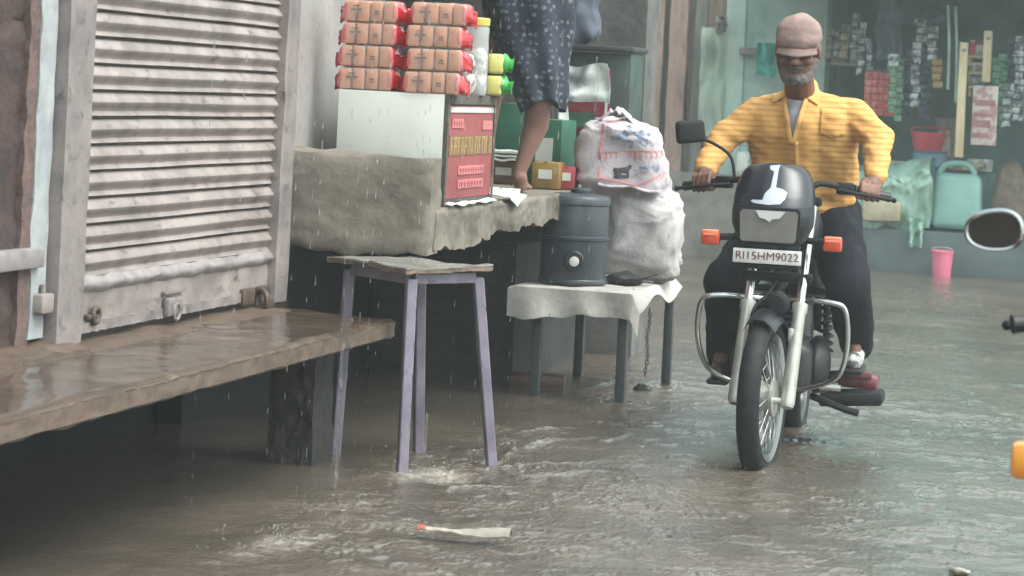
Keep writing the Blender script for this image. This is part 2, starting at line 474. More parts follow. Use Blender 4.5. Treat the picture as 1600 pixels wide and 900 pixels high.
rr = nt.nodes.new('ShaderNodeMapRange'); nt.links.new(fm, rr.inputs[0]); rr.inputs[3].default_value = .06; rr.inputs[4].default_value = .55; nt.links.new(rr.outputs[0], p.inputs['Roughness'])
b = nt.nodes.new('ShaderNodeBump'); b.inputs['Distance'].default_value = .007; b.inputs['Strength'].default_value = .9
nt.links.new(tex(nt, 52, 4, .6, stretch=(1, .8, 1)), b.inputs['Height']); nt.links.new(b.outputs[0], p.inputs['Normal'])
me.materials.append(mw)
wo = bpy.data.objects.new('flood_water', me); COL.objects.link(wo); tag(wo, kind='structure')

# ------------------------------------------------------------------ first shop: wall, pillar, shutter, stone bench
WX = -3.06
t = thing('shuttered_shop', 'grey and maroon plaster front of the shuttered shop at left', 'building', (WX-.2, 7.6, 0))
mb = MB()
mb.span((WX-.30, 2.0, .49), (WX-.05, 6.50, 5.2)); mb.span((WX-.30, 6.50, 2.35), (WX-.05, 8.40, 5.2)); mb.span((WX-.64, 3.0, .43), (WX-.03, 8.75, .488))
mb.build('wall', m_maroon, t)
mb = MB(); mb.solid_grid(lambda a, b: Vector((WX+.012*noise.noise(Vector((a*9, b*60, 0)))+.008*noise.noise(Vector((a*30, b*200, 3))), 4.6+1.86*a, .47+2.4*b)), 60, 90, (-.06, 0, 0))
mb.build('maroon_pillar', m_maroon, t)
mb = MB()
def strip(a, b):
    z = .54+2.3*b; e = .02*noise.noise(Vector((0, z*4, 1)))+.008*noise.noise(Vector((5, z*18, 1)))
    return Vector((WX+.02+.006*noise.noise(Vector((a*4, z*9, 7))), 6.475+e*(1-a)+.10*a, z))
mb.solid_grid(strip, 8, 120, (-.05, 0, 0)); mb.build('plaster_strip', m_whiteplaster, t)
mb = MB()
mb.solid_grid(lambda a, b: Vector((WX+.016+.006*noise.noise(Vector((a*9, b*40, 2))), 6.41+.075*a+.012*noise.noise(Vector((9, b*30, 2))), .50+2.3*b)), 8, 110, (-.05, 0, 0)); mb.build('chipped_edge', m_rimplaster, t)
mb = MB(); mb.solid_grid(lambda a, b: Vector((WX-.01+.004*noise.noise(Vector((a*5, b*12, 4))), 8.46+.74*a, 1.0+4.2*b)), 20, 70, (-.25, 0, 0)); mb.build('plaster_pier', m_pier, t)
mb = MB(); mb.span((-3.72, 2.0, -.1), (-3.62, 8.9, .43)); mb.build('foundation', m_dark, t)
mb = MB(); mb.span((WX+.0, 5.2, .74), (WX+.045, 6.515, .795), bev=.006); mb.build('flat_bar', m_greymetal, t)
mb = MB(); mb.span((WX+.0, 6.50, .61), (WX+.05, 6.58, .665), bev=.008); mb.cyl((WX+.03, 6.54, .66), (WX+.03, 6.54, .69), .008); mb.build('hinge_block', m_frame, t)

t = thing('rolling_shutter', 'closed pinkish grey rolling shutter with horizontal slats above the brown stone bench', 'shutter', (WX, 7.57, .52))
Y0, Y1, Z0 = 6.74, 8.40, .535
prof = []
pitch = .0775
def slat_x(h):
    k = (h/pitch) % 1
    ks_ = [(0, -.024), (.05, -.024), (.085, .012), (.11, .016), (.27, .003), (.32, .004), (.56, .024), (.62, .026), (.70, .0235), (.955, .002), (.985, -.004), (1, -.024)]
    for (a, x0), (b, x1) in zip(ks_, ks_[1:]):
        if a <= k <= b: return .74*(x0+(x1-x0)*(k-a)/(b-a))
    return 0
ks = [0, .05, .085, .11, .19, .27, .32, .40, .48, .56, .62, .70, .80, .88, .955, .985]
hs_ = [(.150 + (i+k)*pitch) for i in range(25) for k in ks]
ny = 30
def slat(a, b):
    h = hs_[min(int(round(b*(len(hs_)-1))), len(hs_)-1)]; y = Y0+(Y1-Y0)*a; i = int((h-.150)/pitch)
    wob = .0018*noise.noise(Vector((y*2.5, i*3.7, 0)))+.0012*noise.noise(Vector((y*9, i*1.9, 5)))
    sag = -.012*math.sin(PI*a)*0
    return Vector((WX+.012+slat_x(h-.150)+wob, y, Z0+h+sag+.003*noise.noise(Vector((y*1.7, i*2.3, 9)))))
mb = MB(); mb.grid(slat, ny, len(hs_)); mb.build('slat_curtain', m_shutter, t, ang=32, fix=False)
mb = MB()
def plate(a, b):
    y = Y0+(Y1-Y0)*a; z = Z0+.14*b
    return Vector((WX+.022+.005*noise.noise(Vector((y*3, z*9, 2)))+.003*noise.noise(Vector((y*14, z*20, 2))), y, z+(.008*noise.noise(Vector((y*5, 0, 8))) if b > .9 else 0)))
mb.solid_grid(plate, 60, 12, (-.03, 0, 0)); br = mb.build('bottom_plate', m_shutter, t)
mb = MB()
def lip(a, b):
    y = Y0+(Y1-Y0)*a
    return Vector((WX+.024+.016*math.sin(PI*b)+.003*noise.noise(Vector((y*12, b*3, 1))), y, Z0+.112+.046*b+.006*noise.noise(Vector((y*10, 0, 4)))))
mb.solid_grid(lip, 90, 9, (-.02, 0, 0)); mb.build('plate_lip', m_greymetal, br)
mb = MB()
mb.solid_grid(lambda a, b: Vector((WX+.03+.006*noise.noise(Vector((a*40, b*3, 1))), Y0+(Y1-Y0)*a, Z0-.004+.03*b+.004*noise.noise(Vector((a*50, 0, 4))))), 90, 4, (-.03, 0, 0)); mb.build('bottom_edge', m_frame, br)
mb = MB(); ly = on_x(265, 468, WX+.02)
mb.span((WX+.024, ly.y-.085, ly.z+.022), (WX+.04, ly.y+.085, ly.z+.03)); mb.span((WX+.024, ly.y-.075, ly.z-.05), (WX+.05, ly.y+.05, ly.z+.01), bev=.012)
mb.torus((WX+.05, ly.y-.01, ly.z-.035), .025, .006, (1, 0, 0), 20, 8); mb.build('pull_handle', m_frame, br)
mb = MB(); ly = on_x(145, 492, WX+.03)
mb.torus((WX+.04, ly.y, ly.z), .022, .008, (1, 0, 0), 20, 8); mb.span((WX+.02, ly.y-.05, ly.z-.01), (WX+.04, ly.y+.04, ly.z+.004), bev=.004); mb.build('latch_ring', m_rust, br)
mb = MB(); ly = on_x(398, 462, WX+.03)
mb.span((WX+.02, ly.y-.13, ly.z-.025), (WX+.04, ly.y-.02, ly.z+.03), bev=.005); mb.torus((WX+.055, ly.y+.0, ly.z-.01), .03, .011, (.6, 1, 0), 18, 8); mb.ell((WX+.05, ly.y+.05, ly.z-.03), (.03, .045, .04)); mb.span((WX+.02, ly.y+.02, ly.z+.0), (WX+.05, ly.y+.1, ly.z+.03), bev=.006); mb.build('padlock', m_rust, br)
for (a, b, xx) in ((6.585, 6.745, .055), (8.372, 8.475, .052)):
    mb = MB()
    def rail(u, v, a=a, b=b, xx=xx):
        z = Z0-.02+2.2*v
        return Vector((WX+xx+(.012 if .35 < u < .99 else 0)+.003*noise.noise(Vector((u*3, z*8, a))), a+(b-a)*u+.004*noise.noise(Vector((0, z*6, b))), z))
    mb.solid_grid(rail, 12, 90, (-.07, 0, 0)); mb.build('guide_rail', m_frame, t)

t = thing('stone_bench', 'long wet brown stone slab bench jutting out below the pink shutter', 'bench', (-2.8, 6.6, 0))
mb = MB()
def slabtop(a, b):
    x = -3.10+.555*b; y = 3.6+(8.30+.10*(1-b)-3.6)*a
    e = .006*noise.noise(Vector((y*3, b*2, 1)))+.003*noise.noise(Vector((y*12, b*8, 1)))
    if b > .98: x += .008*noise.noise(Vector((y*5, 0, 2)))
    return Vector((x, y, .497+e-(.010 if b > .97 else 0)))
mb.solid_grid(slabtop, 220, 34, (0, 0, -.004)); mb.build('slab_top', m_slab, t)
mb = MB()
def edge(a, b):
    y = 3.6+(8.296-3.6)*a; z = .487-.056*b
    return Vector((-2.546+.008*noise.noise(Vector((y*5, 0, 2)))+.004*noise.noise(Vector((y*16, z*30, 2)))+(-.012 if b > .95 else 0), y, z+(.008*noise.noise(Vector((y*8, 0, 6))) if b > .9 else 0)))
mb.solid_grid(edge, 240, 8, (-.40, 0, 0))
mb.build('slab_edge', m_slabedge, t)
mb = MB(); mb.solid_grid(lambda a, b: Vector((-2.92+.16*a, 8.12+.014*noise.noise(Vector((a*7, b*9, 0))), -.1+.49*b)), 16, 24, (0, .2, 0)); mb.rough_up(.012, 9); mb.build('support_post', m_post, t)
mb = MB()
mb.solid_grid(lambda a, b: Vector((-3.06+.14*b, 5.8+2.5*a, .50+.012*(1-b)*(.6+noise.noise(Vector((a*9, 0, 1)))))), 60, 6, (0, 0, -.02)); mb.build('mortar_fillet', m_slabedge, t)
mb = MB(); c = on_z(40, 552, .5); mb.solid_grid(lambda a, b: Vector((-3.08+.15*b+.02*noise.noise(Vector((a*5, 2, 0))), 5.9+.75*a, .500+.03*(1-b*.5)+.012*noise.noise(Vector((a*8, b*4, 3))))), 30, 10, (0, 0, -.03)); mb.build('broken_ledge', m_slabedge, t)

# ------------------------------------------------------------------ second shop: room, plinth
t = thing('open_shop', 'dark open shop room behind the counter with the bare legged person', 'building', (-3.6, 10.6, 0))
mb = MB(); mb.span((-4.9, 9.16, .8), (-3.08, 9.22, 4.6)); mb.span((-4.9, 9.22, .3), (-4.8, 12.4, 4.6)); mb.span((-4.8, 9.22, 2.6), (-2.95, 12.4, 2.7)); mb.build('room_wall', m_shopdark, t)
mb = MB(); mb.solid_grid(lambda a, b: Vector((-2.90+.01*noise.noise(Vector((a*9, b*9, 0))), 9.15+3.25*a, 2.45+2.3*b)), 30, 20, (-.15, 0, 0)); mb.build('unseen_upper_front', mat('cream_reflector_wall', L(206,194,178), L(184,172,158), sc=3, rough=.85, stain=(L(140,130,120),4,.58,.72)), t)  # unseen wall above the opening, made pale to brighten the water's reflection
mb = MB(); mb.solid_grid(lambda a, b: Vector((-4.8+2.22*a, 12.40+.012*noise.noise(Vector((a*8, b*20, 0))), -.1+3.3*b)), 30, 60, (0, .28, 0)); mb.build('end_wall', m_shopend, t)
mb = MB(); mb.span((-4.8, 9.22, .80), (-3.0, 12.4, .862)); mb.build('floor', m_concrete, t)
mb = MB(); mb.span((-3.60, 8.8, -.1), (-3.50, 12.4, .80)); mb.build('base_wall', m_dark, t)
mb = MB(); mb.span((-3.45, 10.9, -.1), (-2.80, 12.4, .6)); mb.rough_up(.01, 6); mb.build('low_wall', m_mosswall, t)

PX = -2.53
t = thing('concrete_plinth', 'rough grey concrete plinth with raised block overhanging the dark recess', 'plinth', (-2.8, 9.8, .7))
mb = MB()
bm = bmesh.new(); bmesh.ops.create_cube(bm, size=1); bmesh.ops.subdivide_edges(bm, edges=list(bm.edges), cuts=26, use_grid_fill=True)
bm.verts.index_update(); A = Vector((-3.08, 8.54)); B = Vector((PX-.008, 8.60))
def blk(p):
    a = p.x+.5; z = p.z+.5; d = p.y+.5
    base = A.lerp(B, a); lo = .690+.012*math.sin(a*9)+.02*noise.noise(Vector((a*6, 0, 0)))-.0*a; hi = 1.045-.012*a+.006*noise.noise(Vector((a*9, 1, 0)))
    r = .014*((2*abs(a-.5))**8 + (2*abs(z-.5))**6)
    q = Vector((base.x, base.y+.17*d, lo+(hi-lo)*z))
    q.y += r*(1 if d < .5 else -1)*(1-abs(d-.5)*0)
    return q + noise.noise_vector(q*7)*.010 + noise.noise_vector(q*24)*.004
mb.add([blk(v.co) for v in bm.verts], [[v.index for v in f.verts] for f in bm.faces]); bm.free()
mb.build('raised_block', m_concrete, t, ang=70)
mb = MB()
def ledge_face(a, b):
    y = 8.70+(12.38-8.70)*a; bot = .70+.05*min(1, a*2.6)+.025*noise.noise(Vector((y*4, 0, 0)))+.012*noise.noise(Vector((y*15, 3, 0)))
    bb = 1-b; zt = .858
    p = Vector((PX, y, zt+(bot-zt)*b)); p += noise.noise_vector(p*8)*.016*(.3+b) + noise.noise_vector(p*26)*.006
    if b < .06: p.z = zt; p.x -= .012
    return p
mb.solid_grid(ledge_face, 200, 18, (-.44, 0, 0)); mb.build('ledge', m_concrete, t, ang=70)
# ------------------------------------------------------------------ things on the plinth
m_white = mat('white_laminate', L(216,218,210), L(202,204,197), sc=3, rough=.45, stain=(L(150,140,120),9,.68,.76))
m_boxedge = mat('worn_board_edge', L(96,88,82), L(66,62,60), sc=20, rough=.7)
m_poster = mat('red_poster', L(160,80,82), L(138,70,72), sc=6, rough=.4, stain=(L(190,140,130),12,.64,.74))
m_postery = mat('poster_yellow', L(178,158,96), L(150,132,84), sc=14, rough=.45)
m_posterp = mat('poster_pink', L(206,128,132), L(190,110,112), sc=12, rough=.45)
m_postert = mat('poster_brown', L(120,78,66), L(132,92,78), sc=12, rough=.45)
m_ink = mat('dark_ink', L(98,60,46), rough=.6)
m_paper = mat('white_paper', L(214,216,208), L(198,200,194), sc=8, rough=.75)
m_rusk = mat('tan_rusk', L(206,140,102), L(186,118,82), sc=16, rough=.28, bump=.0015, bsc=60, coat=.5, stain=(L(150,92,66),26,.6,.7))
m_red = mat('red_wrapper', L(206,44,48), L(176,30,40), sc=14, rough=.22, coat=.6, bump=.004, bsc=28)
m_film = mat('clear_film', (1,1,1,1), rough=.12, alpha=.14, bump=.006, bsc=20)
m_jar = mat('clear_plastic', (.9,.92,.92,1), rough=.12, alpha=.32)
m_jarfill = mat('white_sweets', L(196,192,186), L(110,106,104), sc=26, rough=.6, lo=.46, hi=.56, bump=.01, bsc=40)
m_ylid = mat('yellow_plastic', L(206,180,84), rough=.4)
m_ypack = mat('pale_yellow_packet', L(214,208,124), L(196,190,104), sc=10, rough=.35, coat=.3)
m_gpack = mat('green_wrapper', L(52,168,60), L(30,128,50), sc=14, rough=.3, coat=.4, bump=.004, bsc=40)

BXr, BXl, BY0, BY1, BZ0, BZ1 = -2.535, -2.955, 8.80, 9.46, .862, 1.262
t = thing('display_box', 'white topped counter box with a red printed poster on its street side', 'box', (-2.74, 9.1, BZ0))
mb = MB(); mb.span((BXl, BY0, BZ0+.02), (BXr-.02, BY0+.012, BZ1), bev=.003); mb.build('white_panel', m_white, t)
mb = MB(); mb.span((BXl, BY0+.015, BZ0+.01), (BXr-.012, BY1, BZ1-.004), bev=.004); mb.build('carcass', m_boxedge, t)
mb = MB(); mb.span((BXr-.018, BY0+.0, BZ0+.0), (BXr-.004, BY0+.022, BZ1+.004)); mb.span((BXr-.016, BY1-.02, BZ0), (BXr-.004, BY1+.004, BZ1-.01)); mb.span((BXr-.016, BY0+.023, BZ1-.034), (BXr-.002, BY1-.021, BZ1+.002)); mb.build('frame_strip', m_boxedge, t)
mb = MB(); mb.solid_grid(lambda a, b: Vector((BXr-.008+.002*noise.noise(Vector((a*5, b*5, 0))), BY0+.026+(BY1-BY0-.05)*a, BZ0+.025+.335*b)), 30, 16, (-.004, 0, 0)); po = mb.build('poster', m_poster, t)
PH = .335
def pst(a0, a1, b0, b1, off=.0035):
    y0 = BY0+.026; w_ = BY1-BY0-.05
    return ((BXr-.0075, y0+w_*a0, BZ0+.025+PH*b0), (BXr-.0075+off, y0+w_*a1, BZ0+.025+PH*b1))
mb = MB(); mb.span(*pst(.02, .98, .93, .985)); mb.build('white_band', m_paper, po)
mb = MB(); mb.span(*pst(.02, .98, .46, .68, .002)); mb.build('brown_band', m_postert, po)
mb = MB(); r = random.Random(4)
x = .05
while x < .93:                                   # one row of tall narrow worn capitals
    wd = r.uniform(.045, .07)
    mb.span(*pst(x, x+.016, .475, .665)); 
    k = r.randint(0, 3)
    if k != 1: mb.span(*pst(x+.018, x+wd-.014, .64, .665))
    if k in (0, 3): mb.span(*pst(x+.018, x+wd-.014, .55, .575))
    if k > 1: mb.span(*pst(x+wd-.012, x+wd, .475, .665))
    x += wd+.022
mb.build('yellow_lettering', m_postery, po)
mb = MB(); mb.span(*pst(.24, .80, .25, .345)); mb.span(*pst(.24, .80, .10, .195)); mb.span(*pst(.06, .30, .76, .86)); mb.span(*pst(.74, .96, .74, .84)); mb.build('pink_panel', m_posterp, po)
mb = MB()
for (b0, a0, a1) in ((.265, .27, .77), (.115, .27, .77), (.78, .09, .27)):
    x = a0
    while x < a1:
        wd = r.uniform(.02, .05); mb.span(*pst(x, x+wd*.4, b0, b0+.06, .0048)); mb.span(*pst(x, x+wd, b0+.028, b0+.04, .0046)); x += wd+.018
mb.build('small_print', m_poster, po)
mb = MB(); mb.solid_grid(lambda a, b: Vector((BXr+.012-.07*b, BY0+.05+.62*a, BZ0+.004+.010*noise.noise(Vector((a*6, b*2, 0)))+.012*b)), 24, 4, (0, 0, -.004)); mb.build('paper_liner', m_paper, t)

def packet(x, y, z, ln, wobble, label):
    t = thing('rusk_packet', label, 'packet', (x, y, z), wobble, 'packets of rusks piled on the white box')
    H_, D_ = .078, .10; n = 4; bl = ln*.80; w1 = bl/n
    mb = MB()
    for i in range(n):
        wd = w1*(.96 if i else .94)-.003
        mb.box((-bl/2+w1*(i+.5), 0, H_/2+random.uniform(-.001, .001)), (wd, D_+random.uniform(-.004, .003), H_-random.uniform(.001, .005)), bev=.006)
    mb.build('rusk_row', m_rusk, t, world=False)
    mb = MB()
    # printed dark marks seen on the front of each packet
    s = -D_/2-.004
    mb.box((-bl/2+w1*1.0, s, H_*.56), (.042, .002, .008)); mb.box((-bl/2+w1*1.04, s, H_*.34), (.008, .002, .030)); mb.box((-bl/2+w1*1.0, s, H_*.74), (.026, .002, .004)); mb.box((-bl/2+w1*2.55, s, H_*.48), (.016, .002, .007)); mb.box((-bl/2+w1*2.55, s, H_*.36), (.022, .002, .004))
    mb.build('dark_print', m_ink, t, world=False)
    mb = MB(); mb.box((0, 0, H_/2), (bl+.006, D_+.016, H_+.002), bev=.014, seg=3); mb = subdiv(mb, .022); mb.rough_up(.004, 34, int(z*100)); mb.build('clear_wrap', m_film, t, world=False)
    for sg in (-1, 1):
        mb = MB(); rr = random.Random(hash((label, sg)) % 1000 if False else int(z*1000+sg*7+x*50) % 997)
        secs = [(0, 1.03, 1.03), (.012, 1.0, 1.0), (.024, .78, .78), (.038, .30, .62), (.052, .10, .62+.2*rr.random())]
        off = bl/2-.012
        N = 20
        def sec(i, j):
            e, sx, sz = secs[i]; a = 2*PI*j/N
            c, s_ = math.cos(a), math.sin(a); pw = .45 if i < 2 else .7
            yy = math.copysign(abs(c)**pw, c)*D_/2*sx; zz = math.copysign(abs(s_)**pw, s_)*H_/2*sz
            nz = (.006 if i > 1 else .001)
            return Vector((sg*(off+e*(ln*.1+.016)/.052), yy+nz*rr.uniform(-1, 1), H_/2+zz+nz*rr.uniform(-1, 1)+(-.006*(i-1) if i > 1 else 0)))
        vs = [sec(i, j) for i in range(len(secs)) for j in range(N)]
        fs = [(i*N+j, i*N+(j+1) % N, (i+1)*N+(j+1) % N, (i+1)*N+j) for i in range(len(secs)-1) for j in range(N)]
        fs.append(tuple(range(N))); fs.append(tuple((len(secs)-1)*N+j for j in range(N)))
        mb.add(vs, fs); mb.build('wrapper_end', m_red, t, world=False, ang=60)
    return t
names_row = ['bottom', 'second from bottom', 'third from bottom', 'top']
for i in range(4):
    a = (.0, .004, .006, .014)[i]
    packet(-2.862+a-.006*(i % 2), 8.862, 1.265+i*.0815, .25, random.uniform(-.03, .03), f'tan rusk packet with red ends, {names_row[i]} of the left stack')
    packet(-2.608+(.0, .006, .0, .012)[i], 8.846+.004*i, 1.262+i*.0828, .252, random.uniform(-.03, .03), f'tan rusk packet with red ends, {names_row[i]} of the right stack')

c = on_y(741, 150, 9.22)
t = thing('plastic_jar', 'tall clear plastic jar with yellow lid beside the rusk packets', 'jar', (c.x, c.y, 1.262))
mb = MB(); mb.lathe([(.0, 0), (.040, 0), (.046, .01), (.046, .17), (.044, .21), (.046, .25), (.040, .262)], n=28); mb.build('jar_body', m_jar, t, world=False)
mb = MB(); mb.lathe([(0, .004), (.041, .004), (.042, .15), (.03, .175), (0, .185)], n=24); mb.rough_up(.006, 40); mb.build('sweets', m_jarfill, t, world=False)
mb = MB(); mb.lathe([(0, .262), (.046, .262), (.047, .285), (.043, .290), (0, .292)], n=28); mb.build('lid', m_ylid, t, world=False)
c2_ = on_y(727, 150, 9.05)
t = thing('sweet_bag', 'grey crinkled bag of wrapped sweets in front of the yellow lidded jar', 'bag', (c2_.x, 9.04, 1.262))
mb = MB(); mb.ell((0, 0, .075), (.034, .05, .078), pw=.8); mb.rough_up(.016, 30, 3); mb.build('bag', m_jarfill, t, world=False)
for i in range(2):
    c = on_y(777, 155, 9.40)
    t = thing('green_packet', ('lower' if i == 0 else 'upper')+' pale yellow packet with green end on the display box edge', 'packet', (c.x, 9.40, 1.262+i*.083), .15+.1*i, 'yellow and green packets on the display box')
    mb = MB(); mb.box((-.012, 0, .04), (.062, .09, .076), bev=.012, seg=3); mb.build('packet_body', m_ypack, t, world=False)
    mb = MB(); mb.tube([(.018, 0, .04), (.026, 0, .04), (.038, 0, .038), (.055, 0, .036)], [.045, .044, .026, .030], 12, flat=.9); mb.rough_up(.006, 50, i); mb.build('wrapper_end', m_gpack, t, world=False)
c = on_y(755, 30, 9.9)

# things at the back of the shop
m_cab = mat('dark_green_paint', L(64,78,72), L(50,60,58), sc=6, rough=.5, stain=(L(40,44,44),10,.6,.7))
m_cabtop = mat('dark_top', L(70,70,72), L(52,54,58), sc=8, rough=.35)
m_greenlbl = mat('green_print', L(70,104,84), L(58,84,72), sc=10, rough=.5)
m_redlbl = mat('dark_red_print', L(138,50,62), L(118,44,54), sc=10, rough=.5)
m_gcarton = mat('green_carton', L(40,96,74), L(32,76,60), sc=5, rough=.5)
m_ycarton = mat('mustard_carton', L(150,124,64), L(128,100,56), sc=6, rough=.55)
m_rcarton = mat('pink_red_carton', L(170,72,86), L(150,56,66), sc=6, rough=.5)
m_brown = mat('brown_cardboard', L(128,100,80), L(108,84,68), sc=8, rough=.75)
m_polybag = mat('milky_polythene', L(196,200,198), L(168,174,172), sc=9, rough=.35, bump=.004, bsc=30)
m_greycloth = mat('grey_blue_cloth', L(92,98,112), L(76,82,96), sc=8, rough=.85, bump=.004, bsc=24)
cb = on_y(929, 180, 11.75)
CW = .36
t = thing('shop_cabinet', 'dark green cabinet with red framed panel and flat top behind the sacks', 'cabinet', (cb.x, 11.75, .862))
mb = MB(); mb.box((0, .14, .31), (CW-.03, .28, .62), bev=.006); mb.build('cabinet_body', m_cab, t, world=False)
mb = MB(); mb.box((-.0, .13, .640), (CW, .34, .024), bev=.005); mb.build('cabinet_top', m_cabtop, t, world=False)
mb = MB(); mb.box((-.04, -.004, .40), (.22, .006, .30)); fp = mb.build('red_panel', m_redlbl, t, world=False)
mb = MB(); mb.box((-.05, -.009, .45), (.12, .004, .12)); mb.box((-.06, -.009, .30), (.13, .004, .07)); mb.build('green_print', m_greenlbl, fp, world=False)
mb = MB()
for zz in (.505, .36): mb.box((.055, -.009, zz), (.012, .004, .09)); mb.box((.02, -.009, zz-.05), (.05, .004, .010))
mb.build('white_print', m_paper, fp, world=False)
c = on_y(912, 72, 11.8)
t = thing('cloth_bundle', 'slumped grey blue cloth bundle on top of the dark green cabinet', 'cloth', (c.x, 11.86, 1.515))
mb = MB(); mb.ell((-.02, 0, .10), (.085, .08, .11), pw=.9); mb.cap((-.05, 0, .06), (.03, 0, .24), .075, .04); mb = blob(mb, .012, 3); mb.rough_up(.022, 13, 2); mb.build('bundle', m_greycloth, t, world=False)
def carton(u, v, y, sz, m, label, cat='carton', rz=0.0, z=.862, mm=None, flap=True):
    c = on_y(u, v, y)
    t = thing('carton', label, cat, (c.x, y, z), rz)
    mb = MB(); mb.box((0, 0, sz[2]/2), sz, bev=.004); bd = mb.build('carton_body', m, t, world=False)
    if flap:
        mb = MB(); mb.box((0, -sz[1]/2-.002, sz[2]*.55), (sz[0]*.5, .003, sz[2]*.35)); mb.build('paper_label', mm or m_paper, t, world=False)
    mb = MB(); mb.box((0, -.0, sz[2]+.001), (sz[0]*.16, sz[1]+.004, .003)); mb.build('tape_strip', m_brown, t, world=False)
    return t
carton(862, 230, 11.25, (.16, .2, .30), m_gcarton, 'tall bright green carton behind the bare leg', rz=-.1)
carton(857, 275, 10.98, (.12, .16, .115), m_ycarton, 'mustard yellow carton on the ledge beside the bare foot', rz=.05)
carton(888, 285, 11.05, (.075, .14, .10), m_rcarton, 'small pinkish red carton behind the water cooler lid', rz=.1)
carton(795, 275, 11.3, (.15, .2, .10), m_brown, 'low brown cardboard carton behind the red poster', rz=.0)
carton(795, 220, 11.7, (.20, .2, .36), m_gcarton, 'dark green carton standing behind the counter box', rz=.05, flap=False)
t = thing('newspaper_stack', 'folded white and grey newspapers on the brown carton', 'newspaper', (on_y(800, 250, 11.3).x, 11.28, .9645))
mb = MB()
for i in range(3): mb.solid_grid(lambda a, b, i=i: Vector((-.11+.2*a+.01*i, -.12+.2*b, .004+.016*i+.012*noise.noise(Vector((a*3, b*3, i))))), 12, 10, (0, 0, .010))
mb.build('newspapers', m_paper, t, world=False)
# white sheets hung over a stand between cabinet and leg
t = thing('polythene_sheet', 'crumpled white polythene sheet draped in front of the red framed cabinet panel', 'sheet', (on_y(905, 130, 11.45).x, 11.45, 1.10))
def drape(a, b):
    u = 868+82*a; v = 100+62*b + 12*math.sin(a*5)*a - 30*b*(1-a)*.4 + (26*(a-.55) if a > .55 else 0)
    p = on_y(u, v, 11.45); w0 = noise.noise(Vector((a*4, b*3, 1)))*.03
    return Vector((p.x, 11.45+.05*math.sin(a*6+b*3)+w0, p.z))
mb = MB(); mb.solid_grid(drape, 26, 18, (0, .004, 0)); mb.build('sheet', m_polybag, t)
mb = MB()
def drape2(a, b):
    u = 858+24*a+10*b; v = 140+115*b+6*math.sin(a*4)
    p = on_y(u, v, 11.42); return Vector((p.x, 11.42+.03*math.sin(a*7+b*2), p.z))
mb.solid_grid(drape2, 12, 24, (0, .004, 0)); mb.build('hanging_flap', m_polybag, t)
t = thing('paper_scrap', 'torn white paper hanging over the ledge edge under the bare foot', 'paper', (on_y(800, 300, 10.3).x, 10.3, .83))
P = [(778,293),(826,296),(824,303),(808,324),(803,316),(797,307),(778,304)]
ap = [on_x(u, v, PX+.022) for u, v in P]
mb = MB(); g = poly_mb([(p.y, p.z) for p in ap], 3)
g.v = [(PX+.022+.012*noise.noise(Vector((a*12, b*12, 0)))-(.03 if b > .875 else 0), a, b) for a, b, _ in g.v]
n0 = len(g.v); g2 = MB(); g2.v = g.v+[(x-.003, y, z) for x, y, z in g.v]; g2.f = g.f+[tuple(n0+i for i in reversed(f)) for f in g.f]
g2.build('paper', m_paper, t, smooth=False)

# ------------------------------------------------------------------ stool
m_lilac = mat('lilac_paint', L(130,121,138), L(104,97,112), sc=8, rough=.5, stain=(L(92,80,92),18,.6,.7), bump=.001, bsc=60)
m_stooltop = mat('wet_board', L(148,146,142), L(104,98,94), sc=7, rough=.18, r2=.4, stain=(L(74,66,62),9,.62,.7))
m_stooledge = mat('chipped_board_edge', L(128,106,90), L(72,64,62), sc=18, rough=.7)
SCN = Vector((-2.49, 8.42, 0))
t = thing('stool', 'tall lilac legged wooden stool with flat board top standing in the water by the slab', 'stool', SCN)
ft = {'f': Vector((-2.445, 8.13, -.06)), 'r': Vector((-2.235, 8.52, -.06)), 'b': Vector((-2.545, 8.66, -.06)), 'l': Vector((-2.785, 8.44, -.06))}
tp = {'f': on_z(640, 440, .64), 'r': on_z(745, 432, .64), 'l': on_z(537, 432, .64)}
tp = {'f': Vector((-2.472, 8.22, .642)), 'r': Vector((-2.310, 8.47, .642)), 'b': Vector((-2.555, 8.60, .642)), 'l': Vector((-2.763, 8.44, .642))}
for k in 'frbl':
    mb = MB(); a, b = ft[k], tp[k]; R = Matrix.Rotation(.55, 3, 'Z')
    vs = []
    for p, s in ((a, .017), (b, .018)):
        for dx, dy in ((-1, -.8), (-.8, -1), (.8, -1), (1, -.8), (1, .8), (.8, 1), (-.8, 1), (-1, .8)): vs.append(p + R @ Vector((dx*s, dy*s, 0)))
    mb.add(vs, [(i, (i+1) % 8, 8+(i+1) % 8, 8+i) for i in range(8)]+[tuple(range(8)), tuple(range(8, 16))]); mb.build('leg', m_lilac, t)
for k, l in (('l', 'f'), ('f', 'r'), ('r', 'b'), ('b', 'l')):
    a, b = tp[k], tp[l]; d = (b-a); ln = d.length; an = math.atan2(d.y, d.x)
    mb = MB(); mb.box((a+b)/2+Vector((0, 0, .0)), (ln-.03, .018, .036), Matrix.Rotation(an, 3, 'Z'), bev=.003); mb.build('apron', m_lilac, t)
cr_ = {k: SCN+(Vector((tp[k].x, tp[k].y, 0))-SCN)*1.30+Vector((-.004, -.005, 0)) for k in 'lfrb'}
def top(a, b):
    p = cr_['l'].lerp(cr_['f'], a).lerp(cr_['b'].lerp(cr_['r'], a), b)
    return Vector((p.x, p.y, .680+.006*math.sin(a*5+b*2)+.004*noise.noise(Vector((a*6, b*6, 0))) + (.006 if a > .55 else 0)))
mb = MB(); mb.solid_grid(top, 30, 30, (0, 0, -.006)); bd = mb.build('board_top', m_stooltop, t)
